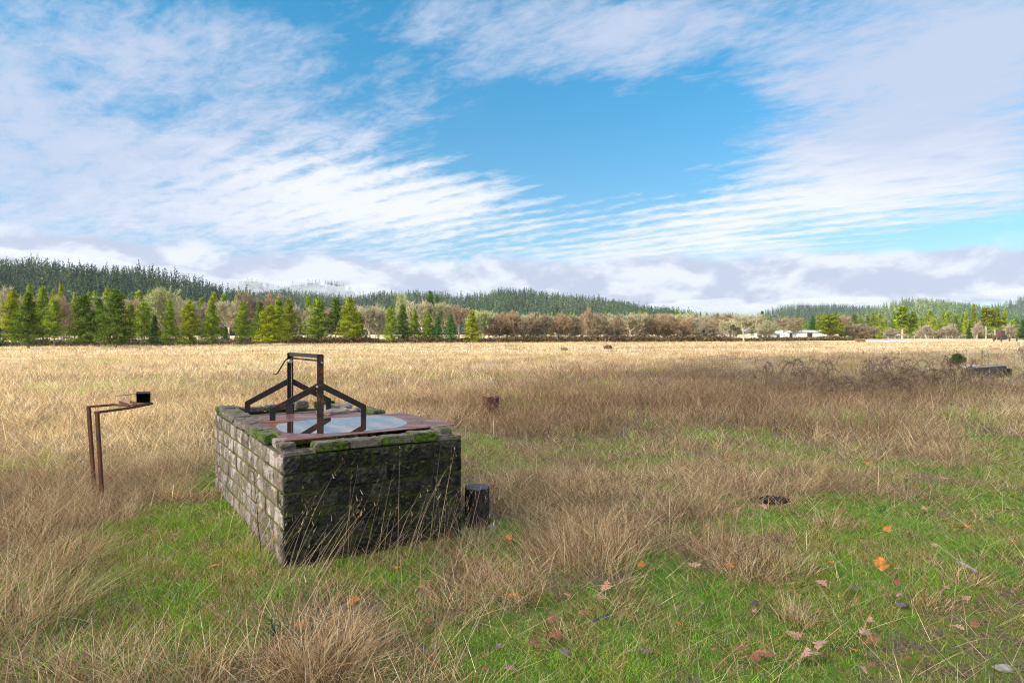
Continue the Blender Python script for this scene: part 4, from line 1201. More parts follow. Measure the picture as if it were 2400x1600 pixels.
def bare_mesh(seed, spread=.38, levels=4, lichen=0.0, multi=1, fine=1.0, trunkz=.20, th=.010):
    r = np.random.default_rng(seed); segs = []; tips = []
    def grow(p, d, L, rad, lv):
        q = p + d * L
        segs.append((p, q, rad, rad * .7, (1, 1, 1)))
        if lv == 0:
            tips.append((p, q)); return
        n = 3 if lv < levels else 6
        for _ in range(n + (r.random() < .5)):
            t = r.uniform(.25 if lv > levels else .35, 1.0); s = p + d * L * t
            nd = d + r.normal(0, 1, 3) * spread * 1.5; nd[2] += .20
            nd /= np.linalg.norm(nd)
            grow(s, nd, L * r.uniform(.55, .82), max(rad * .56, .0016), lv - 1)
    for m in range(multi):
        d = np.array([r.normal(0, .18 if multi > 1 else .04), r.normal(0, .18 if multi > 1 else .04), 1.0]); d /= np.linalg.norm(d)
        grow(np.array([r.normal(0, .02) * (multi > 1), r.normal(0, .02) * (multi > 1), -.01]), d, trunkz * r.uniform(.9, 1.2), th / multi ** .4, levels + 1)
    # normalise to unit height
    P1 = np.array([s[1] for s in segs]); k = 1.0 / P1[:, 2].max()
    T_, U = [], []
    TR, TW = Acc(), Acc()
    cc = lambda t: tuple(np.array([1, 1, 1]) * t)
    thick = [((np.array(a) * k), (np.array(b) * k), r0 * k, r1 * k, cc(r.uniform(.8, 1.25))) for a, b, r0, r1, c in segs if r0 > .0035]
    thin = [((np.array(a) * k), (np.array(b) * k), r0 * k, r1 * k, cc(r.uniform(.7, 1.3))) for a, b, r0, r1, c in segs if r0 <= .0035]
    tubes_acc(TR, thick, 5); tubes_acc(TW, thin, 3)
    # fine twigs at the ends
    tp = np.array([(a, b) for a, b in tips]) * k
    n = int(5 * fine)
    for j in range(n):
        s = tp[:, 0] + (tp[:, 1] - tp[:, 0]) * r.uniform(.2, 1, (len(tp), 1))
        d = (tp[:, 1] - tp[:, 0]); d /= np.linalg.norm(d, axis=1)[:, None]
        d = d + r.normal(0, .55, d.shape); d[:, 2] += .25; d /= np.linalg.norm(d, axis=1)[:, None]
        L = r.uniform(.03, .07, (len(tp), 1)); sd_ = np.cross(d, r.normal(0, 1, d.shape)); sd_ /= np.linalg.norm(sd_, axis=1)[:, None]
        TW.tris(np.stack([s - sd_ * .0012, s + sd_ * .0012, s + d * L], 1), np.ones((len(tp), 3)) * r.uniform(.7, 1.3, (len(tp), 1)))
    if lichen:
        m = int(lichen * 2600)
        i = r.integers(0, len(thin), m); A0 = np.array([t[0] for t in thin])[i]; A1 = np.array([t[1] for t in thin])[i]
        c = A0 + (A1 - A0) * r.random((m, 1)) + r.normal(0, .004, (m, 3))
        TW.tris(rand_tris(r, c, .012 * r.uniform(.5, 1.5, m)), np.tile([[1.3, 1.45, 1.1]], (m, 1)) * r.uniform(.7, 1.2, (m, 1)))
    return TR.mesh('trunk'), TW.mesh('twigs')

PINES = [pine_mesh(11, .27, .10, .78, 150, 44, .1, .015), pine_mesh(12, .30, .06, .68, 170, 46, .1, .015), pine_mesh(13, .22, .14, 1.05, 120, 40, .0, .015), pine_mesh(14, .25, .18, .62, 105, 44, .0, .016), pine_mesh(15, .31, .08, 1.15, 180, 44, .1, .014)]
FIRS = [pine_mesh(21, .22, .02, 1.05, 190, 26, .25, .016), pine_mesh(22, .26, .03, 1.15, 200, 26, .3, .016)]
ROUND = [pine_mesh(31, .42, .22, .42, 160, 40, -.05, .026)]
TALL = [pine_mesh(41, .17, .38, .6, 110, 26, .05, .020), pine_mesh(42, .14, .45, .7, 90, 26, .1, .020)]
TRK = [trunk_mesh(i, r0=.013 + .003 * (i % 2)) for i in range(3)]
TRKP = trunk_mesh(9, r0=.013, col=(.42, .36, .28))
BARES = [bare_mesh(51, .30, 4, 0, 1, 1, .15), bare_mesh(52, .32, 4, 0, 3, .8, .15), bare_mesh(53, .30, 4, .6, 2, 1, .14), bare_mesh(54, .26, 4, 0, 4, .8, .16), bare_mesh(55, .36, 4, 1.2, 1, 1, .15), bare_mesh(56, .28, 4, 0, 3, .8, .16)]
TREES = []
def place_tree(kind, meshes, x, d, H, wide, tint, z=None, rz=None, name='pine_tree'):
    """meshes = (trunk, crown) unit-height; wide = horizontal scale relative to the height"""
    e = empty(name, (x, d, 0.0 if z is None else z), rz if rz is not None else random.uniform(0, 6.28))
    e.scale = (H * wide, H * wide, H)
    t = link_mesh('trunk', meshes[0], None, e); c = link_mesh('crown', meshes[1], None, e)
    t.color = (*tint[1], 1); c.color = (*tint[0], 1)
    TREES.append((kind, e, x / d, d, H))
    return e
for me in PINES + FIRS + ROUND + TALL: me.materials.append(M_NEEDLE)
for me in TRK + [TRKP]: me.materials.append(M_TWIG)
for a, b in BARES: a.materials.append(M_TWIG); b.materials.append(M_TWIG)
YG = (2.1, 1.75, .6); LG = (1.6, 1.55, .85); MG = (.85, .92, .75); DG = (.45, .66, .85); BG = (.55, .95, 1.3); OG = (1.4, 1.2, .65)
TK = (1, 1, 1)
FRONT = [(28, 810, 679, 62, YG, 'P', 0), (66, 816, 684, 78, MG, 'P', 4), (100, 809, 670, 50, LG, 'P', 2), (127, 812, 700, 52, LG, 'P', 3), (-14, 812, 742, 40, DG, 'F', 0), (196, 812, 690, 80, MG, 'P', 1), (232, 807, 698, 52, MG, 'P', 0),
         (270, 813, 677, 78, MG, 'P', 1), (306, 806, 713, 50, OG, 'P', 2), (338, 808, 707, 44, LG, 'P', 3), (362, 810, 739, 46, DG, 'F', 1), (398, 812, 702, 52, LG, 'P', 4), (444, 811, 705, 54, YG, 'P', 1), (496, 811, 695, 66, LG, 'P', 4),
         (529, 807, 764, 22, DG, 'F', 0), (569, 810, 707, 46, LG, 'P', 0), (610, 804, 707, 46, MG, 'P', 2), (633, 808, 715, 72, YG, 'P', 1), (655, 803, 699, 48, LG, 'P', 0), (677, 806, 700, 60, OG, 'P', 4), (722, 797, 694, 40, LG, 'P', 2),
         (745, 803, 696, 62, LG, 'P', 1), (787, 803, 698, 42, MG, 'P', 3), (819, 804, 696, 52, YG, 'P', 0), (840, 803, 732, 34, OG, 'P', 1), (916, 805, 717, 42, LG, 'P', 1), (943, 803, 714, 36, MG, 'P', 0), (972, 803, 725, 38, LG, 'P', 4),
         (1002, 803, 730, 36, LG, 'P', 0), (1026, 803, 740, 30, BG, 'F', 0), (1057, 803, 736, 42, BG, 'F', 1), (1106, 803, 725, 44, YG, 'F', 1),
         (1786, 796, 728, 26, DG, 'F', 0), (1905, 795, 740, 24, DG, 'P', 2), (1946, 796, 740, 50, OG, 'R', 0), (1975, 796, 773, 18, LG, 'R', 0), (2062, 794, 762, 20, YG, 'P', 1), (2115, 794, 717, 40, LG, 'T', 0),
         (2140, 794, 735, 30, LG, 'P', 2), (2264, 791, 723, 18, YG, 'P', 2), (2282, 791, 712, 22, OG, 'P', 2), (2272, 793, 757, 18, DG, 'F', 1), (2296, 793, 766, 14, DG, 'F', 1), (2311, 791, 722, 24, OG, 'T', 1), (2332, 791, 720, 26, OG, 'T', 0),
         (2355, 791, 722, 24, YG, 'P', 2), (2357, 793, 766, 16, DG, 'F', 0), (2397, 795, 748, 26, DG, 'F', 1), (2240, 794, 740, 26, MG, 'P', 2), (2200, 795, 748, 22, LG, 'P', 0)]
SETS = {'P': PINES, 'F': FIRS, 'R': ROUND, 'T': TALL}
BASEW = {'P': [.54, .60, .44, .50, .62], 'F': [.44, .52], 'R': [.84], 'T': [.34, .28]}
random.seed(11)
for (px, by, ty, w, tint, s, i) in FRONT:
    d = EYE * F / (by - HY)
    if d > 190: d = 190 + (d - 190) * .35
    H = EYE + (HY - ty) / F * d
    wm = w / F * d
    place_tree('front', (TRKP if s == 'T' else TRK[i % 3], SETS[s][i]), (px - HX) / F * d, d, H, wm / (H * BASEW[s][i]) * random.uniform(1.15, 1.5), (tint, TK), name={'P': 'pine_tree', 'F': 'fir_tree', 'R': 'broad_pine', 'T': 'tall_pine'}[s])
# pale green pines farther back, left and right
rb = random.Random(8)
BACKP = []
for i, px in enumerate(range(75, 600, 25)):
    ridge = 672 + (px / 600) * 26
    BACKP.append((px + rb.uniform(-9, 9), 205 + rb.uniform(-20, 40), ridge + rb.uniform(-14, 12), rb.uniform(30, 44), rb.choice([LG, LG, OG, YG])))
BACKP += [(1008, 200, 681, 34, DG), (1024, 205, 690, 26, DG)]
for i in range(40):
    px = 1770 + i * 16.2 + rb.uniform(-6, 6)
    top = 752 - 8 * math.sin((px - 1760) / 200) - rb.uniform(0, 18) + (6 if px < 1850 else 0)
    BACKP.append((px, 330 + rb.uniform(-60, 90), top, rb.uniform(20, 32), rb.choice([LG, LG, MG, YG, OG, MG])))
for px in (1290, 1305, 1340, 1420, 1440, 1500, 1585, 1600, 1640, 1660, 1680): BACKP.append((px + rb.uniform(-4, 4), 230, 727 + rb.uniform(-4, 8), rb.uniform(16, 24), rb.choice([LG, YG, MG])))
for (px, d, ty, w, tint) in BACKP:
    H = EYE + (HY - ty) / F * d; i = rb.randrange(5)
    place_tree('back', (TRK[i % 3], PINES[i]), (px - HX) / F * d, d, H, (w / F * d) / (H * BASEW['P'][i]) * 1.25, (tint, TK), name='pine_tree')
# bare trees
TAN = ((.31, .245, .15), (.36, .31, .24)); RED = ((.31, .22, .13), (.34, .29, .22)); PALE = ((.36, .33, .20), (.42, .38, .30)); PNK = ((.31, .265, .185), (.38, .34, .28)); BRN = ((.26, .205, .13), (.34, .29, .23)); LICH = ((.36, .37, .17), (.34, .31, .24))
BARE = [(8, 800, 665, 60, PALE, 4), (60, 797, 690, 60, TAN, 0), (150, 797, 688, 70, RED, 1), (210, 797, 700, 60, TAN, 3), (275, 796, 690, 70, PALE, 2), (330, 797, 700, 60, TAN, 1), (385, 797, 668, 85, LICH, 4), (430, 797, 690, 70, PALE, 5), (540, 797, 700, 60, PALE, 2),
        (590, 797, 678, 75, BRN, 1), (640, 797, 682, 70, RED, 3), (700, 797, 712, 50, PALE, 2), (770, 797, 705, 55, TAN, 1), (860, 799, 712, 70, PALE, 2), (888, 799, 716, 50, PALE, 5), (945, 796, 682, 45, LICH, 4), (1000, 797, 700, 60, PALE, 2), (1035, 797, 706, 60, LICH, 4),
        (1075, 797, 712, 60, TAN, 0), (1130, 801, 722, 50, LICH, 2), (1165, 801, 728, 55, RED, 1), (1200, 801, 724, 60, RED, 3), (1240, 801, 728, 55, BRN, 1), (1275, 801, 732, 48, TAN, 0), (1310, 801, 728, 50, RED, 5), (1345, 800, 733, 48, BRN, 3), (1378, 801, 716, 30, RED, 3), (1405, 801, 731, 50, BRN, 1),
        (1440, 801, 732, 46, BRN, 5), (1478, 800, 730, 55, PALE, 0), (1510, 800, 732, 46, TAN, 2), (1540, 800, 731, 50, RED, 1), (1575, 800, 735, 50, RED, 3), (1610, 800, 738, 46, RED, 5), (1640, 800, 742, 50, PNK, 1), (1672, 800, 745, 40, TAN, 3), (1743, 800, 733, 58, PALE, 0), (1715, 799, 746, 36, PALE, 2),
        (1790, 797, 745, 40, PALE, 5), (1838, 797, 741, 50, BRN, 0), (1863, 797, 748, 34, PALE, 2), (2000, 796, 757, 50, BRN, 3), (2030, 796, 756, 60, BRN, 1), (2083, 795, 766, 26, PNK, 5), (2173, 794, 759, 34, PNK, 3), (2220, 794, 757, 38, PNK, 1), (2368, 793, 757, 26, PNK, 3), (1980, 794, 735, 30, TAN, 0), (2290, 793, 750, 26, PNK, 5)]
for k_, (px, by, ty, w, tint, i) in enumerate(BARE):
    d = EYE * F / (by - HY); d = min(d, 185 + (d % 7))
    H = EYE + (HY - ty) / F * d
    place_tree('bare', BARES[i], (px - HX) / F * d, d, H, (w / F * d) / (H * .72) * 1.1, tint, name='bare_tree')
# extra thicket fill: second row of bare trees behind the first
for i in range(46):
    px = 1115 + i * 14 + rb.uniform(-8, 8)
    d = 172 + rb.uniform(-8, 12); ty = 733 + rb.uniform(-3, 10)
    H = EYE + (HY - ty) / F * d
    place_tree('bare2', BARES[rb.randrange(6)], (px - HX) / F * d, d, H, rb.uniform(.9, 1.2), rb.choice([RED, BRN, TAN, PALE, LICH, RED]), name='bare_tree')
for i in range(22):
    px = -5 + i * 28 + rb.uniform(-8, 8)
    if i > 20: px = 880 + (i - 21) * 40
    d = 172 + rb.uniform(-8, 12); ty = 705 + rb.uniform(-8, 14)
    H = EYE + (HY - ty) / F * d
    place_tree('bare3', BARES[rb.randrange(6)], (px - HX) / F * d, d, H, rb.uniform(.7, .95), rb.choice([PALE, PNK, TAN, PALE]), name='bare_tree')
def hue(c):
    return {tuple(YG): 'yellow-green', tuple(LG): 'light green', tuple(MG): 'mid green', tuple(DG): 'dark green', tuple(BG): 'blue-green', tuple(OG): 'olive green'}[tuple(c)]
hue2 = {TAN[0]: 'tan', RED[0]: 'reddish', PALE[0]: 'pale', PNK[0]: 'pinkish grey', BRN[0]: 'dull brown', LICH[0]: 'lichen green'}
cn_ = {}
for kind, e, s, d, H in sorted(TREES, key=lambda q: q[2]):
    c = tuple(round(v, 4) for v in e.children[1].color[:3])
    if kind in ('front', 'back'):
        hn = min([YG, LG, MG, DG, BG, OG], key=lambda q: sum(abs(a - b) for a, b in zip(q, c))); hn = hue(hn)
        kn = {'pine_tree': 'pine', 'fir_tree': 'fir', 'broad_pine': 'round pine', 'tall_pine': 'long-trunked pine'}[e.name.split('.')[0]]
        wh = 'in the field edge row' if kind == 'front' else 'rising behind the front row'
    else:
        hn = hue2[min(hue2, key=lambda q: sum(abs(a - b) for a, b in zip(q, c)))]; kn = 'leafless tree'
        wh = {'bare': 'along the field edge', 'bare2': 'in the thicket row behind', 'bare3': 'behind the front pines'}[kind]
    key = (hn, kn, wh); i = cn_.get(key, 0); cn_[key] = i + 1
    tag(e, f'{hn} {kn} {wh}, {ordn(i)} such from the left', 'tree', {'front': 'young conifers along the field edge', 'back': 'pines rising behind the front row', 'bare': 'leafless trees along the field edge', 'bare2': 'leafless thicket behind the field edge', 'bare3': 'leafless trees behind the pines'}[kind])

# ================================================================== UNDERGROWTH STRIP
def strip(name, px0, px1, by0, by1, hpx, n, cols, label, size=.35):
    r = np.random.default_rng(int(px0) + 1000); A = Acc()
    t = r.random(n); px = px0 + (px1 - px0) * t; by = by0 + (by1 - by0) * t
    d = EYE * F / (by - HY) * r.uniform(1.0, 1.07, n)
    hz = hpx / F * d * (.35 + 1.1 * fbm(px * .02, px * 0, 1.0, 7)) * r.random(n) ** .8
    c = np.stack([(px - HX) / F * d, d, hz], -1)
    A.tris(rand_tris(r, c, size * r.uniform(.5, 1.4, n), 1.2), np.array(cols)[r.integers(0, len(cols), n)] * r.uniform(.7, 1.3, (n, 1)))
    tag(link_mesh(name, A.mesh(name), M_TWIG), label, 'undergrowth', kind='stuff')
BR = [(.12, .075, .042), (.08, .055, .03), (.06, .07, .025), (.16, .105, .06)]
strip('undergrowth', 1090, 1720, 802.5, 801, 13, 26000, BR, 'dark reddish brown bramble strip below the leafless trees', .30)
strip('undergrowth', 590, 1110, 806, 803, 12, 16000, BR, 'brown and green undergrowth below the middle pines', .28)
strip('undergrowth', -60, 600, 812, 808, 11, 22000, [(.16, .12, .08), (.10, .085, .045), (.20, .16, .11)], 'dull brown undergrowth below the left pines', .24)
strip('undergrowth', 1720, 2010, 799.5, 798, 8, 9000, BR, 'low brown scrub in front of the white sheds', .35)
strip('undergrowth', 1990, 2420, 794, 792.5, 9, 12000, [(.10, .12, .04), (.14, .11, .07), (.09, .10, .03)], 'low green scrub along the far right field edge', .5)

# ================================================================== HILLS AND FORESTS
def hill(name, ridge, D, depth, treeh, nrow, ncol, seed, cols, hlabel, flabel, matc):
    """ridge: list of (px, py of the treetops). The slope rises from depth metres in front to D, trees stand on it"""
    r = np.random.default_rng(seed)
    ridge = sorted(ridge); RX = np.array([q[0] for q in ridge]); RY = np.array([q[1] for q in ridge])
    xs = np.linspace(RX[0], RX[-1], 90)
    def zr(px): return EYE + (HY - np.interp(px, RX, RY)) / F * D - treeh * .80
    prof = lambda t: np.clip(t, 0, 1) ** .9
    nt = 16; V = []
    ts = np.concatenate([np.linspace(0, 1, nt), [1.35, 1.8]])
    for t in ts:
        d = D - depth * (1 - t)
        f_ = prof(t) if t <= 1 else max(0, 1 - (t - 1) * .9)
        V.append(np.stack([(xs - HX) / F * D * (.9 + .1 * d / D), np.full(90, d), np.maximum(zr(xs), -2) * f_ - 2 + 2 * f_], -1))
    m = len(ts); V = np.array(V).reshape(-1, 3)
    idx = np.arange(m * 90).reshape(m, 90)
    f = np.stack([idx[:-1, :-1], idx[:-1, 1:], idx[1:, 1:], idx[1:, :-1]], -1).reshape(-1, 4)
    o = link_mesh(name, np_mesh(name, V, [f], None, True), matc); tag(o, hlabel, 'hill', kind='structure')
    if nrow == 0: return
    A = Acc()
    N = int(nrow * ncol * 1.6)
    px = RX[0] + (RX[-1] - RX[0]) * r.random(N); t = 1 - r.random(N) ** 1.25 * 1.0
    t[: ncol * 2] = 1 - r.random(ncol * 2) * .05
    d = D - depth * (1 - t)
    x = (px - HX) / F * D * (.9 + .1 * d / D); z = np.maximum(zr(px), -2) * prof(t) - 2 + 2 * prof(t)
    H = treeh * r.uniform(.62, 1.05, N) * (1 + .22 * (r.random(N) < .04))
    w = H * r.uniform(.17, .27, N)
    col = np.array(cols)[r.integers(0, len(cols), N)] * r.uniform(.6, 1.35, (N, 1))
    pt = fbm(px * .02, t * 6, 1.0, seed * 7)[:, None]
    col = col * (1 + (pt - .5) * np.array([[1.6, 1.0, .5]]))
    H = H * (.8 + .45 * fbm(px * .03, t * 3, 1.0, seed * 9))
    K = 42
    for k in range(K):
        zt_ = (k + r.random(N)) / K
        rad = w * (1 - zt_) ** .9 * r.uniform(.5, 1.1, N) + .15
        az = r.random(N) * 6.283
        c = np.stack([x + np.cos(az) * rad * .65, d + np.sin(az) * rad * .65, z + H * (.08 + .92 * zt_)], -1)
        A.tris(rand_tris(r, c, (w * .55 * (1.15 - zt_ * .75)), 1.5), col * r.uniform(.75, 1.25, (N, 1)))
    tag(link_mesh('conifer_forest', A.mesh('conifer_forest'), M_TWIG), flabel, 'forest', kind='stuff')
M_FLOOR = simple('forest_floor', (.020, .030, .014), (.045, .055, .025), .05, .95, .05)
M_BURN = simple('bare_brown_slope', (.10, .065, .055), (.16, .11, .09), .02, .95, .05)
GF = [(.045, .080, .034), (.06, .105, .036), (.038, .066, .036), (.08, .12, .04), (.055, .085, .04)]
GF2 = [(.08, .135, .045), (.115, .18, .05), (.06, .10, .05), (.14, .19, .05)]
R1 = [(-90, 600), (0, 608), (38, 615), (115, 613), (158, 619), (219, 624), (288, 630), (355, 630), (416, 645), (480, 659), (518, 669), (548, 683), (600, 694), (660, 715), (720, 745)]
hill('near_hill', R1, 620, 230, 17, 22, 95, 1, GF, 'forested slope rising on the left', 'dark green conifer forest on the left slope', M_FLOOR)
R2 = [(500, 700), (600, 690), (641, 684), (727, 686), (800, 696), (842, 698), (883, 685), (929, 690), (998, 684), (1072, 694), (1136, 690), (1174, 679), (1195, 678), (1241, 683), (1287, 688), (1358, 693), (1435, 703), (1499, 718), (1532, 721), (1560, 721), (1572, 726), (1590, 760)]
hill('middle_hill', R2, 1100, 350, 20, 26, 170, 2, GF, 'long forested ridge behind the middle trees', 'dark green conifer forest on the long middle ridge', M_FLOOR)
R3 = [(1760, 745), (1791, 730), (1830, 718), (1874, 711), (1943, 713), (1999, 716), (2048, 722), (2110, 740), (2160, 760)]
hill('misty_hill', R3, 1700, 400, 22, 14, 90, 3, GF, 'dark forested hill with mist on its top', 'dark conifer forest on the misty hill', M_FLOOR)
R4 = [(1990, 738), (2048, 720), (2082, 709), (2137, 702), (2170, 701), (2220, 709), (2275, 720), (2330, 735), (2420, 745)]
hill('round_hill', R4, 1250, 330, 19, 18, 110, 4, GF2, 'rounded forested hill on the right', 'sunlit green forest on the round hill', M_FLOOR)
R5 = [(2270, 735), (2305, 722), (2358, 706), (2400, 692), (2470, 676), (2560, 668)]
hill('right_hill', R5, 1900, 400, 22, 10, 60, 5, GF, 'hazy forested slope at the right edge', 'blue green forest on the slope at the right edge', M_FLOOR)
R6 = [(1500, 760), (1590, 735), (1652, 726), (1741, 731), (1800, 742), (1850, 760)]
hill('brown_hill', R6, 2600, 500, 10, 0, 0, 6, GF, 'bare brownish hill under the cloud in the gap', '', M_BURN)
R7 = [(-160, 570), (-60, 574), (0, 583), (45, 598), (90, 640), (130, 680)]
hill('cloud_peak', R7, 2300, 500, 24, 8, 60, 7, GF, 'dark mountain shoulder poking out of the cloud, far left', 'blue green forest on the far left mountain shoulder', M_FLOOR)


# ================================================================== BRAMBLES, HUT, BUSH, PANEL
def brambles(name, px0, px1, by, n, hmax, label, seed, twigs=7, col=(.13, .09, .065)):
    r = np.random.default_rng(seed); A = Acc(); segs = []
    d0 = EYE * F / (by - HY)
    for i in range(n):
        u0 = r.uniform(px0, px1); span = r.choice((-1, 1)) * r.uniform(.12, .5) * min(px1 - px0, 170)
        d = d0 * r.uniform(.92, 1.12)
        x0 = (u0 - HX) / F * d; x1 = (min(max(u0 + span, px0), px1) - HX) / F * d
        hh = hmax * r.uniform(.3, 1.0); m = 12; yv = r.normal(0, .35)
        k = r.uniform(.75, 1.0); pts = []
        for j in range(m + 1):
            t = j / m * k
            pts.append(np.array([x0 + (x1 - x0) * t + .008 * r.normal(), d + yv * t + .008 * r.normal(), hh * (4 * t * (1 - t)) ** .8 + .008 * r.normal() + .02]))
        rad = r.uniform(.005, .009)
        c = np.array(col) * r.uniform(.6, 1.7) 
        for j in range(m):
            segs.append((pts[j], pts[j + 1], rad * (1 - j / m * .6), rad * (1 - (j + 1) / m * .6), c))
            for q in range(twigs):
                s = pts[j] + (pts[j + 1] - pts[j]) * r.random(); dd = r.normal(0, 1, 3); dd[2] = abs(dd[2]) * .7; dd /= np.linalg.norm(dd)
                L = r.uniform(.03, .13); segs.append((s, s + dd * L, rad * .38, .001, c * 1.1))
    tubes_acc(A, segs, 4)
    m = n * 26; i = r.integers(0, len(segs), m)
    c = np.array([segs[k][0] for k in i]) + r.normal(0, .03, (m, 3))
    A.tris(rand_tris(r, c, .030 * r.uniform(.5, 1.3, m)), np.array([(.15, .10, .065), (.09, .09, .035), (.22, .15, .10)])[r.integers(0, 3, m)])
    tag(link_mesh(name, A.mesh(name), M_TWIG), label, 'bramble', 'bramble tangles in the dry grass')
brambles('bramble_thicket', 1790, 1965, 915, 38, 1.0, 'arching bare bramble canes nearest the middle of the shaded field', 1)
brambles('bramble_thicket', 2020, 2290, 908, 96, 1.0, 'widest dark bramble tangle left of the low white roofed hut', 2)
brambles('bramble_thicket', 1900, 2140, 928, 60, .55, 'low knotted bramble heap in front of the arching canes', 3)
brambles('bramble_thicket', 2290, 2420, 905, 14, .45, 'grey bramble stems in front of the low hut', 4, 6, (.12, .09, .08))
brambles('bramble_thicket', 2380, 2470, 852, 26, 1.3, 'bramble heap at the right edge beyond the hut', 5)
brambles('twig_sapling', 2300, 2330, 862, 4, 1.2, 'thin bare sapling sticking up behind the low hut', 6, 3)
hc = G(2322, 884)
hut = empty('low_hut', hc); tag(hut, 'low dark wooden hut with a thin white roof, beyond the brambles', 'hut')
def hp(name, bm, m):
    o = bm_mesh(name, bm, m, hut); o.matrix_parent_inverse = Matrix.Translation(hut.location).inverted(); return o
M_WHT = simple('white_painted_metal', (.58, .58, .57), (.74, .74, .73), 3, .6, .4)
M_DKW = simple('dark_weathered_wood', (.045, .038, .034), (.12, .10, .088), 12, .9, .1, .8)
bm = bmesh.new(); v = []
dH = hc.y
pr_ = [P(2277, 862, dH - .4), P(2300, 855, dH - .4), P(2368, 857, dH - .4)]
for i in range(2): add_bar(bm, pr_[i] + Vector((0, .3, 0)), pr_[i + 1] + Vector((0, .3, 0)), .035, .62)
bmesh.ops.recalc_face_normals(bm, faces=bm.faces[:]); hp('roof', bm, simple('dull_white_board', (.20, .18, .16), (.36, .34, .31), 4, .9, .2))
bm = bmesh.new()
for k in range(9):
    a = P(2286 + k * 8.6, 860.5 - k * .55, dH - .38); add_box(bm, (a.x, a.y, a.z / 2 - .02), (.148, .022, a.z + .0))
hp('front_boards', bm, M_DKW)
bm = bmesh.new()
for px in (2287, 2357): 
    a = P(px, 860, dH); add_box(bm, (a.x, a.y - .02, a.z / 2 - .03), (.02, .62, a.z - .05))
hp('side_wall', bm, M_DKW)

def bush(px, by, w, h, label, cols, seed, n=5000, size=.035, name='bush', grp=None):
    d = EYE * F / (by - HY); W_ = w / F * d / 2; H = h / F * d
    r = np.random.default_rng(seed); A = Acc()
    lob = [(r.uniform(-.45, .45) * W_, r.uniform(-.3, .3) * W_, H * r.uniform(.25, .72), W_ * r.uniform(.38, .6)) for _ in range(9)]
    i = r.integers(0, 9, n); L = np.array(lob)[i]
    v = r.normal(0, 1, (n, 3)); v /= np.linalg.norm(v, axis=1)[:, None]
    c = L[:, :3] + v * L[:, 3:4] * (r.random((n, 1)) ** .4) * np.array([1, 1, .8]); c[:, 2] = np.maximum(c[:, 2], .02)
    A.tris(rand_tris(r, c, size * r.uniform(.6, 1.4, n)), np.array(cols)[r.integers(0, len(cols), n)] * r.uniform(.7, 1.3, (n, 1)))
    segs = []
    for k in range(26):
        q = L[k][:3]; segs.append((np.array([0, 0, 0.]), q, .012, .004, (.08, .05, .035)))
    tubes_acc(A, segs, 3)
    o = link_mesh(name, A.mesh(name), M_TWIG); o.location = ((px - HX) / F * d, d, 0)
    tag(o, label, 'bush', grp)
bush(2247, 860, 40, 40, 'round dark green bush alone in the shaded field', [(.045, .085, .02), (.08, .14, .03), (.03, .06, .02)], 3)
bush(1422, 818, 30, 6, 'low brown brush heap far out in the golden field', [(.13, .08, .05), (.20, .13, .08)], 4, 2500, .09)
bush(1323, 821, 22, 4, 'smaller faint brown brush heap left of the other heap', [(.20, .13, .08), (.26, .18, .11)], 5, 1500, .09)
bush(2018, 802, 24, 6, 'reddish brown brush pile at the end of the white pipe', [(.26, .15, .09), (.20, .12, .08)], 6, 2000, .14)

def panel():
    d = EYE * F / (870 - HY); A = Acc(); segs = []
    c = np.array([.12, .085, .06])
    def q(s, t):     # s along, t up
        px = 1597 + 132 * s; top = 846 - 20 * s; bot = 872
        return np.array(P(px, bot + (top - bot) * t + 0.0, d + .6 * s + .5 * t))
    for i in range(23):
        s = i / 22; segs.append((q(s, -.2), q(s, 1), .0045, .0045, c))
    for j in range(8):
        t = j / 7
        for i in range(8): segs.append((q(i / 8, t), q((i + 1) / 8, t), .0045, .0045, c * 1.1))
    tubes_acc(A, segs, 4)
    tag(link_mesh('wire_mesh_panel', A.mesh('wire_mesh_panel'), M_TWIG), 'tilted rusty wire mesh panel standing in the dry grass', 'wire panel')
panel()

# ================================================================== FAR SHEDS, VEHICLES, FENCE
def boxpart(name, parent, px0, px1, py0, py1, d, dep, m, ribs=0, prot=0.0):
    a = P(px0, py0, d); b = P(px1, py1, d); bm = bmesh.new()
    add_box(bm, ((a.x + b.x) / 2, d + dep / 2 - prot, (a.z + b.z) / 2), (abs(b.x - a.x), dep, abs(a.z - b.z)))
    for k in range(ribs):
        x = a.x + (b.x - a.x) * (k + .5) / ribs
        add_box(bm, (x, d - prot - .02, (a.z + b.z) / 2), (.06, .04, abs(a.z - b.z) * .98))
    o = bm_mesh(name, bm, m, parent); o.matrix_parent_inverse = Matrix.Translation(parent.location).inverted(); return o
def gable(name, parent, px0, px1, eave, apex, d, dep, m, over=.3):
    a = P(px0, eave, d); b = P(px1, eave, d); zt_ = P(px0, apex, d).z; bm = bmesh.new()
    y0, y1 = d - over, d + dep + over; ym = (y0 + y1) / 2
    vs = [bm.verts.new(p) for p in ((a.x - .2, y0, a.z), (b.x + .2, y0, a.z), (b.x + .2, ym, zt_), (a.x - .2, ym, zt_), (a.x - .2, y1, a.z), (b.x + .2, y1, a.z))]
    lo = [bm.verts.new(v.co - Vector((0, 0, .12))) for v in vs]
    for f_ in ((0, 1, 2, 3), (3, 2, 5, 4)):
        bm.faces.new([vs[k] for k in f_]); bm.faces.new([lo[k] for k in f_[::-1]])
    for (i, j) in ((0, 1), (1, 2), (2, 5), (5, 4), (4, 3), (3, 0)): bm.faces.new((vs[i], lo[i], lo[j], vs[j]))
    bmesh.ops.recalc_face_normals(bm, faces=bm.faces[:])
    o = bm_mesh(name, bm, m, parent); o.matrix_parent_inverse = Matrix.Translation(parent.location).inverted(); return o
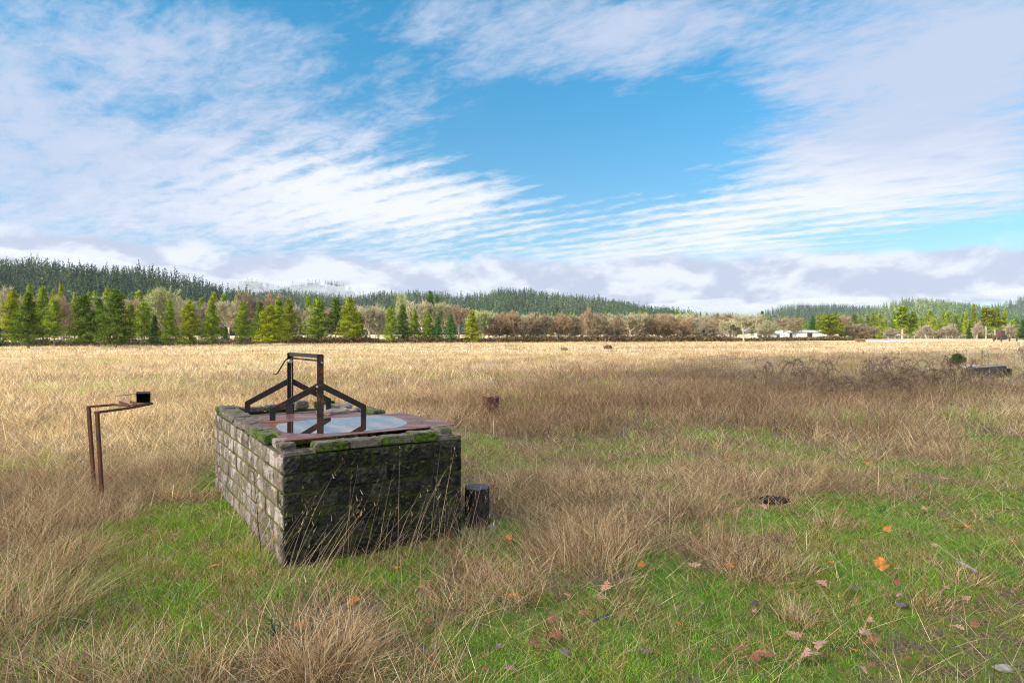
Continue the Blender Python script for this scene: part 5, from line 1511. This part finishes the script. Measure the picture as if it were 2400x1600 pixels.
M_GRY = simple('grey_cladding', (.30, .29, .27), (.42, .41, .39), 1.5, .8, .2)
M_BLU = simple('bluish_cladding', (.42, .50, .56), (.56, .63, .68), 1.5, .5, .4)
M_ORG = simple('orange_sheet', (.55, .22, .12), (.68, .33, .20), 1.2, .8, .2)
M_DKG = simple('dark_opening', (.02, .02, .022), (.05, .05, .05), 2, .5, .4)
M_RED = simple('faded_red_paint', (.05, .022, .018), (.09, .038, .030), 3, .5, .4)
M_BLC = simple('blue_paint', (.22, .38, .55), (.30, .46, .62), 3, .3, .5)
M_RUB = simple('tyre_rubber', (.02, .02, .02), (.035, .035, .035), 5, .8, .3)
M_YEL = simple('pale_green_sheet', (.38, .42, .16), (.50, .52, .24), 2, .8, .2)
def shed(name, px0, px1, top, eave, base, d, mw, mr, label, cat='shed', ribs=14, door=None, dep=8):
    e = empty(name, ((((px0 + px1) / 2) - HX) / F * d, d, 0)); tag(e, label, cat)
    boxpart('wall', e, px0, px1, eave, base, d, dep, mw, ribs)
    gable('roof', e, px0, px1, eave, top, d, dep, mr)
    for i, (a, b) in enumerate(door or []): boxpart('door', e, a, b, eave + 3, base, d, .1, M_DKG, 0, .12)
    return e
shed('white_shed', 1841, 1937, 773.5, 777, 796, 186, M_WHT, M_BLU, 'long white and pale blue shed behind the field edge trees', ribs=26, door=[(1892, 1903), (1850, 1857)])
shed('grey_barn', 1791, 1839, 778, 781.5, 796, 190, M_GRY, M_GRY, 'low grey barn joined to the left of the long white shed', ribs=16, door=[(1800, 1806), (1820, 1828)])
shed('white_barn', 1662, 1717, 783, 787, 796, 186, M_WHT, M_WHT, 'white roofed low building between leafless trees', ribs=8, door=[(1670, 1676)])
shed('small_barn', 1592, 1632, 782.5, 788, 796, 188, M_WHT, M_GRY, 'small pale gabled shed left of the white roofed building', ribs=6, door=[(1604, 1612), (1618, 1624)], dep=6)
shed('orange_shed', 1280, 1320, 786.5, 788.5, 797, 186, M_ORG, M_ORG, 'low orange pink shed seen between the reddish trees', ribs=8, door=[(1296, 1301)], dep=5)
shed('green_shed', 1252, 1277, 786, 788.5, 797, 188, M_YEL, M_YEL, 'pale green low shed left of the orange pink one', ribs=5, door=[(1262, 1266)], dep=5)
shed('orange_shed', 1536, 1582, 788, 790.5, 797, 187, M_ORG, M_ORG, 'faded orange low shed behind the trees near the pale gabled shed', ribs=8, door=[(1552, 1558)], dep=5)
shed('far_house', 2084, 2100, 779, 783, 793, 230, M_WHT, M_GRY, 'tiny pale house under the far right pines', 'house', ribs=0, door=[(2090, 2093)], dep=6)
bm = bmesh.new(); a = P(2036, 801, 138); b = P(2124, 802, 134)
add_tube(bm, [Vector((a.x, a.y, .16)), Vector((b.x, b.y, .16))], .10, 10)
for k in range(5):
    q = Vector((a.x, a.y, .06)).lerp(Vector((b.x, b.y, .06)), (k + .5) / 5); add_box(bm, q, (.2, .3, .16))
tag(bm_mesh('white_pipe', bm, M_WHT), 'long white irrigation pipe lying along the far field', 'pipe')
def vehicle(name, px, by, d, L, label, cat, body, kind='car'):
    """side view, length L along x"""
    e = empty(name, ((px - HX) / F * d, d, 0)); tag(e, label, cat)
    x0 = e.location.x
    def add(nm, m, fn):
        bm = bmesh.new(); fn(bm); o = bm_mesh(nm, bm, m, e); return o
    prof = {'car': [(-.5, .28), (-.5, .62), (-.33, .72), (-.2, 1.0), (.12, 1.0), (.27, .72), (.48, .64), (.5, .28)],
            'truck': [(-.5, .35), (-.5, .85), (-.05, .85), (-.03, 1.35), (.2, 1.35), (.27, .9), (.5, .85), (.5, .35)],
            'tractor': [(-.45, .5), (-.45, 1.0), (-.1, 1.05), (-.08, 1.9), (.0, 1.95), (.35, 1.95), (.38, 1.0), (.5, .9), (.5, .5)]}[kind]
    hs = 1.45 if kind == 'car' else 1.3
    def bodyf(bm):
        a = [bm.verts.new((x * L, -.85, z * hs)) for x, z in prof]; b = [bm.verts.new((x * L, .85, z * hs)) for x, z in prof]
        bm.faces.new(a); bm.faces.new(b[::-1])
        for i in range(len(a)): j = (i + 1) % len(a); bm.faces.new((a[j], a[i], b[i], b[j]))
        bmesh.ops.recalc_face_normals(bm, faces=bm.faces[:])
    add('body', body, bodyf)
    wx = {'car': (-.16, .10, .76, .95), 'truck': (0.0, .17, .95, 1.25), 'tractor': (-.02, .32, 1.15, 1.8)}[kind]
    add('window', M_DKG, lambda bm: add_box(bm, ((wx[0] + wx[1]) / 2 * L, -.85, (wx[2] + wx[3]) / 2 * hs), ((wx[1] - wx[0]) * L, .03, (wx[3] - wx[2]) * hs)))
    for sx in (-.32, .32):
        for sy in (-.82, .82):
            rr = .33 if kind != 'tractor' else (.7 if sx > 0 else .45)
            def wf_(bm, sx=sx, sy=sy, rr=rr): add_tube(bm, [Vector((sx * L, sy - .12, rr)), Vector((sx * L, sy + .12, rr))], rr, 16)
            w_ = add('wheel', M_RUB, wf_)
    return e
vehicle('farm_tractor', 2342, 799, 170, 2.3, 'dark red tractor parked at the far right field edge', 'tractor', M_RED, 'tractor')
vehicle('parked_car', 2354, 789, 240, 4.4, 'pale blue car parked beyond the red tractor', 'car', M_BLC)
vehicle('parked_car', 2372, 789, 232, 4.6, 'white car parked right of the pale blue car', 'car', M_WHT)
vehicle('parked_car', 2322, 790, 250, 3.6, 'small white car beyond the red tractor on its left', 'car', M_WHT)
fp = empty('rail_fence', (P(2330, 800, 140).x, 140, 0)); tag(fp, 'dark post and rail fence at the far right field edge', 'fence')
for i, px in enumerate((2329, 2347, 2366, 2383, 2402, 2424)):
    a = P(px, 800, 138); bm = bmesh.new(); add_box(bm, (a.x, a.y, .5), (.22, .22, 1.1)); o = bm_mesh('fence_post', bm, M_DKW, fp); o.matrix_parent_inverse = Matrix.Translation(fp.location).inverted()
for z in (.45, .85):
    bm = bmesh.new(); a = P(2327, 800, 137.8); b = P(2426, 800, 137.8); add_bar(bm, (a.x, a.y, z), (b.x, b.y, z), .09, .05); o = bm_mesh('rail', bm, M_DKW, fp); o.matrix_parent_inverse = Matrix.Translation(fp.location).inverted()
f2 = empty('pale_fence', (P(2130, 800, 200).x, 200, 0)); tag(f2, 'thin pale fence under the far right pines', 'fence')
for k in range(16):
    a = P(2068 + k * 15, 794, 205); bm = bmesh.new(); add_box(bm, (a.x, a.y, .55), (.14, .14, 1.15)); o = bm_mesh('fence_post', bm, M_GRY, f2); o.matrix_parent_inverse = Matrix.Translation(f2.location).inverted()
bm = bmesh.new(); a = P(2066, 794, 204.8); b = P(2296, 794, 204.8)
for z in (.4, .75, 1.05): add_bar(bm, (a.x, a.y, z), (b.x, b.y, z), .07, .04)
o = bm_mesh('rail', bm, M_GRY, f2); o.matrix_parent_inverse = Matrix.Translation(f2.location).inverted()

# ================================================================== FOG ON THE MOUNTAINS
R8 = [(470, 720), (520, 668), (570, 655), (600, 652), (640, 668), (700, 662), (740, 655), (790, 660), (830, 676), (900, 700)]
hill('cloud_ridge', R8, 2100, 400, 22, 7, 90, 8, GF, 'ghostly ridge half hidden in cloud behind the left forest', 'blue grey forest on the half hidden ridge', M_FLOOR)
def fog():
    m = bpy.data.materials.new('fog_volume'); m.use_nodes = True; t = NT(m.node_tree); t.n.clear()
    v = t.new('ShaderNodeVolumePrincipled'); v.inputs['Color'].default_value = (.82, .86, .94, 1); v.inputs['Density'].default_value = .006
    o = t.new('ShaderNodeOutputMaterial'); t.l.new(v.outputs[0], o.inputs['Volume'])
    r = random.Random(5); bm = bmesh.new()
    L = [(-60, 640, 1700, 200, 38), (60, 610, 1750, 120, 26), (150, 640, 1600, 150, 34), (-40, 590, 1900, 60, 14), (300, 660, 1700, 160, 36), (450, 675, 1700, 140, 34), (560, 690, 1750, 120, 30), (590, 668, 1850, 60, 16), (680, 690, 1800, 120, 28), (790, 690, 1800, 110, 26), (880, 700, 1800, 90, 22), (730, 668, 1850, 34, 14),
         (1640, 722, 2050, 120, 22), (1720, 728, 2050, 90, 18), (1590, 740, 2000, 70, 20), (1910, 706, 1500, 70, 8), (1990, 704, 1500, 60, 7), (2400, 684, 1750, 70, 10)]
    for px, py, d, rx, rz in L:
        q = P(px, py, d); k = d / F
        x = bmesh.ops.create_icosphere(bm, subdivisions=3, radius=1)
        for vv in x['verts']:
            f_ = 1 + .18 * math.sin(vv.co.x * 4 + px) + .14 * math.sin(vv.co.z * 5 + vv.co.x * 7 + py) + .05 * math.sin(vv.co.x * 15 + vv.co.y * 9)
            vv.co = Vector((vv.co.x * rx * k * f_, vv.co.y * 120, vv.co.z * rz * k * f_)) + q
    o = bm_mesh('low_fog', bm, m, smooth=True); tag(o, 'low white fog lying along the mountain tops', 'fog', kind='stuff')
fog()

# ================================================================== UNSEEN CLOUD SHAPED TO SHADE THE FIELD
def shadow_cloud():
    r = np.random.default_rng(12)
    bx = np.array([-60, -20, -8.4, -3.9, -1.3, 1.9, 8.8, 21.8, 61, 120, 260]); by = np.array([2, 4.5, 7.8, 12.4, 15.5, 22, 36, 52, 74, 110, 190])
    Dc = 800.0
    base_m = bmesh.new(); bmesh.ops.create_icosphere(base_m, subdivisions=2, radius=1)
    bv = np.array([v.co[:] for v in base_m.verts]); bf = np.array([[v.index for v in f.verts] for f in base_m.faces]); base_m.free()
    Vs, Fs = [], []; n = 0
    def put(x, y, s):
        nonlocal n
        c = np.array([x, y, 0]) + np.array(S3) * (Dc + r.normal(0, 5))
        v = bv * (1 + r.normal(0, .08, (len(bv), 1))) * s * np.array([1, 1, .8]) + c
        Vs.append(v); Fs.append(bf + n); n += len(bv)
    step = 3.2
    gx = np.arange(-30, 26, step)
    for x in gx:
        for y in np.arange(-16, 80, step):
            if y < np.interp(x, bx, by) - 1.0 + r.normal(0, .8):
                xx, yy = x + r.normal(0, .8), y + r.normal(0, .8)
                # hole left in the cloud so sun reaches the left foreground and pale wall
                g = ((xx + 4.0) / 3.4) ** 2 + ((yy - 5.2) / 5.2) ** 2
                if g < 1: continue
                put(xx, yy, 2.5)
    for x in np.arange(26, 240, 9):
        for y in np.arange(-30, 190, 9):
            if y < np.interp(x, bx, by) - 4: put(x + r.normal(0, 2), y + r.normal(0, 2), 7.4)
    me = np_mesh('shade_cloud', np.concatenate(Vs), [np.concatenate(Fs)], None, True)
    m, t, b = mat('cloud_white', 1.0, 0.0); b.inputs['Base Color'].default_value = (.85, .86, .88, 1)
    tag(link_mesh('shade_cloud', me, m), 'unseen cloud shaped to shade the right half of the field', 'cloud', kind='stuff')
shadow_cloud()

def haze():
    bm = bmesh.new(); add_box(bm, (0, 1300, 166), (5200, 3400, 342))
    m = bpy.data.materials.new('haze_air'); m.use_nodes = True; t = NT(m.node_tree); t.n.clear()
    v = t.new('ShaderNodeVolumePrincipled'); v.inputs['Color'].default_value = (.82, .90, 1.0, 1); v.inputs['Density'].default_value = .00007
    o = t.new('ShaderNodeOutputMaterial'); t.l.new(v.outputs[0], o.inputs['Volume'])
    tag(bm_mesh('haze', bm, m), 'thin pale valley haze', 'haze', kind='stuff')

haze()
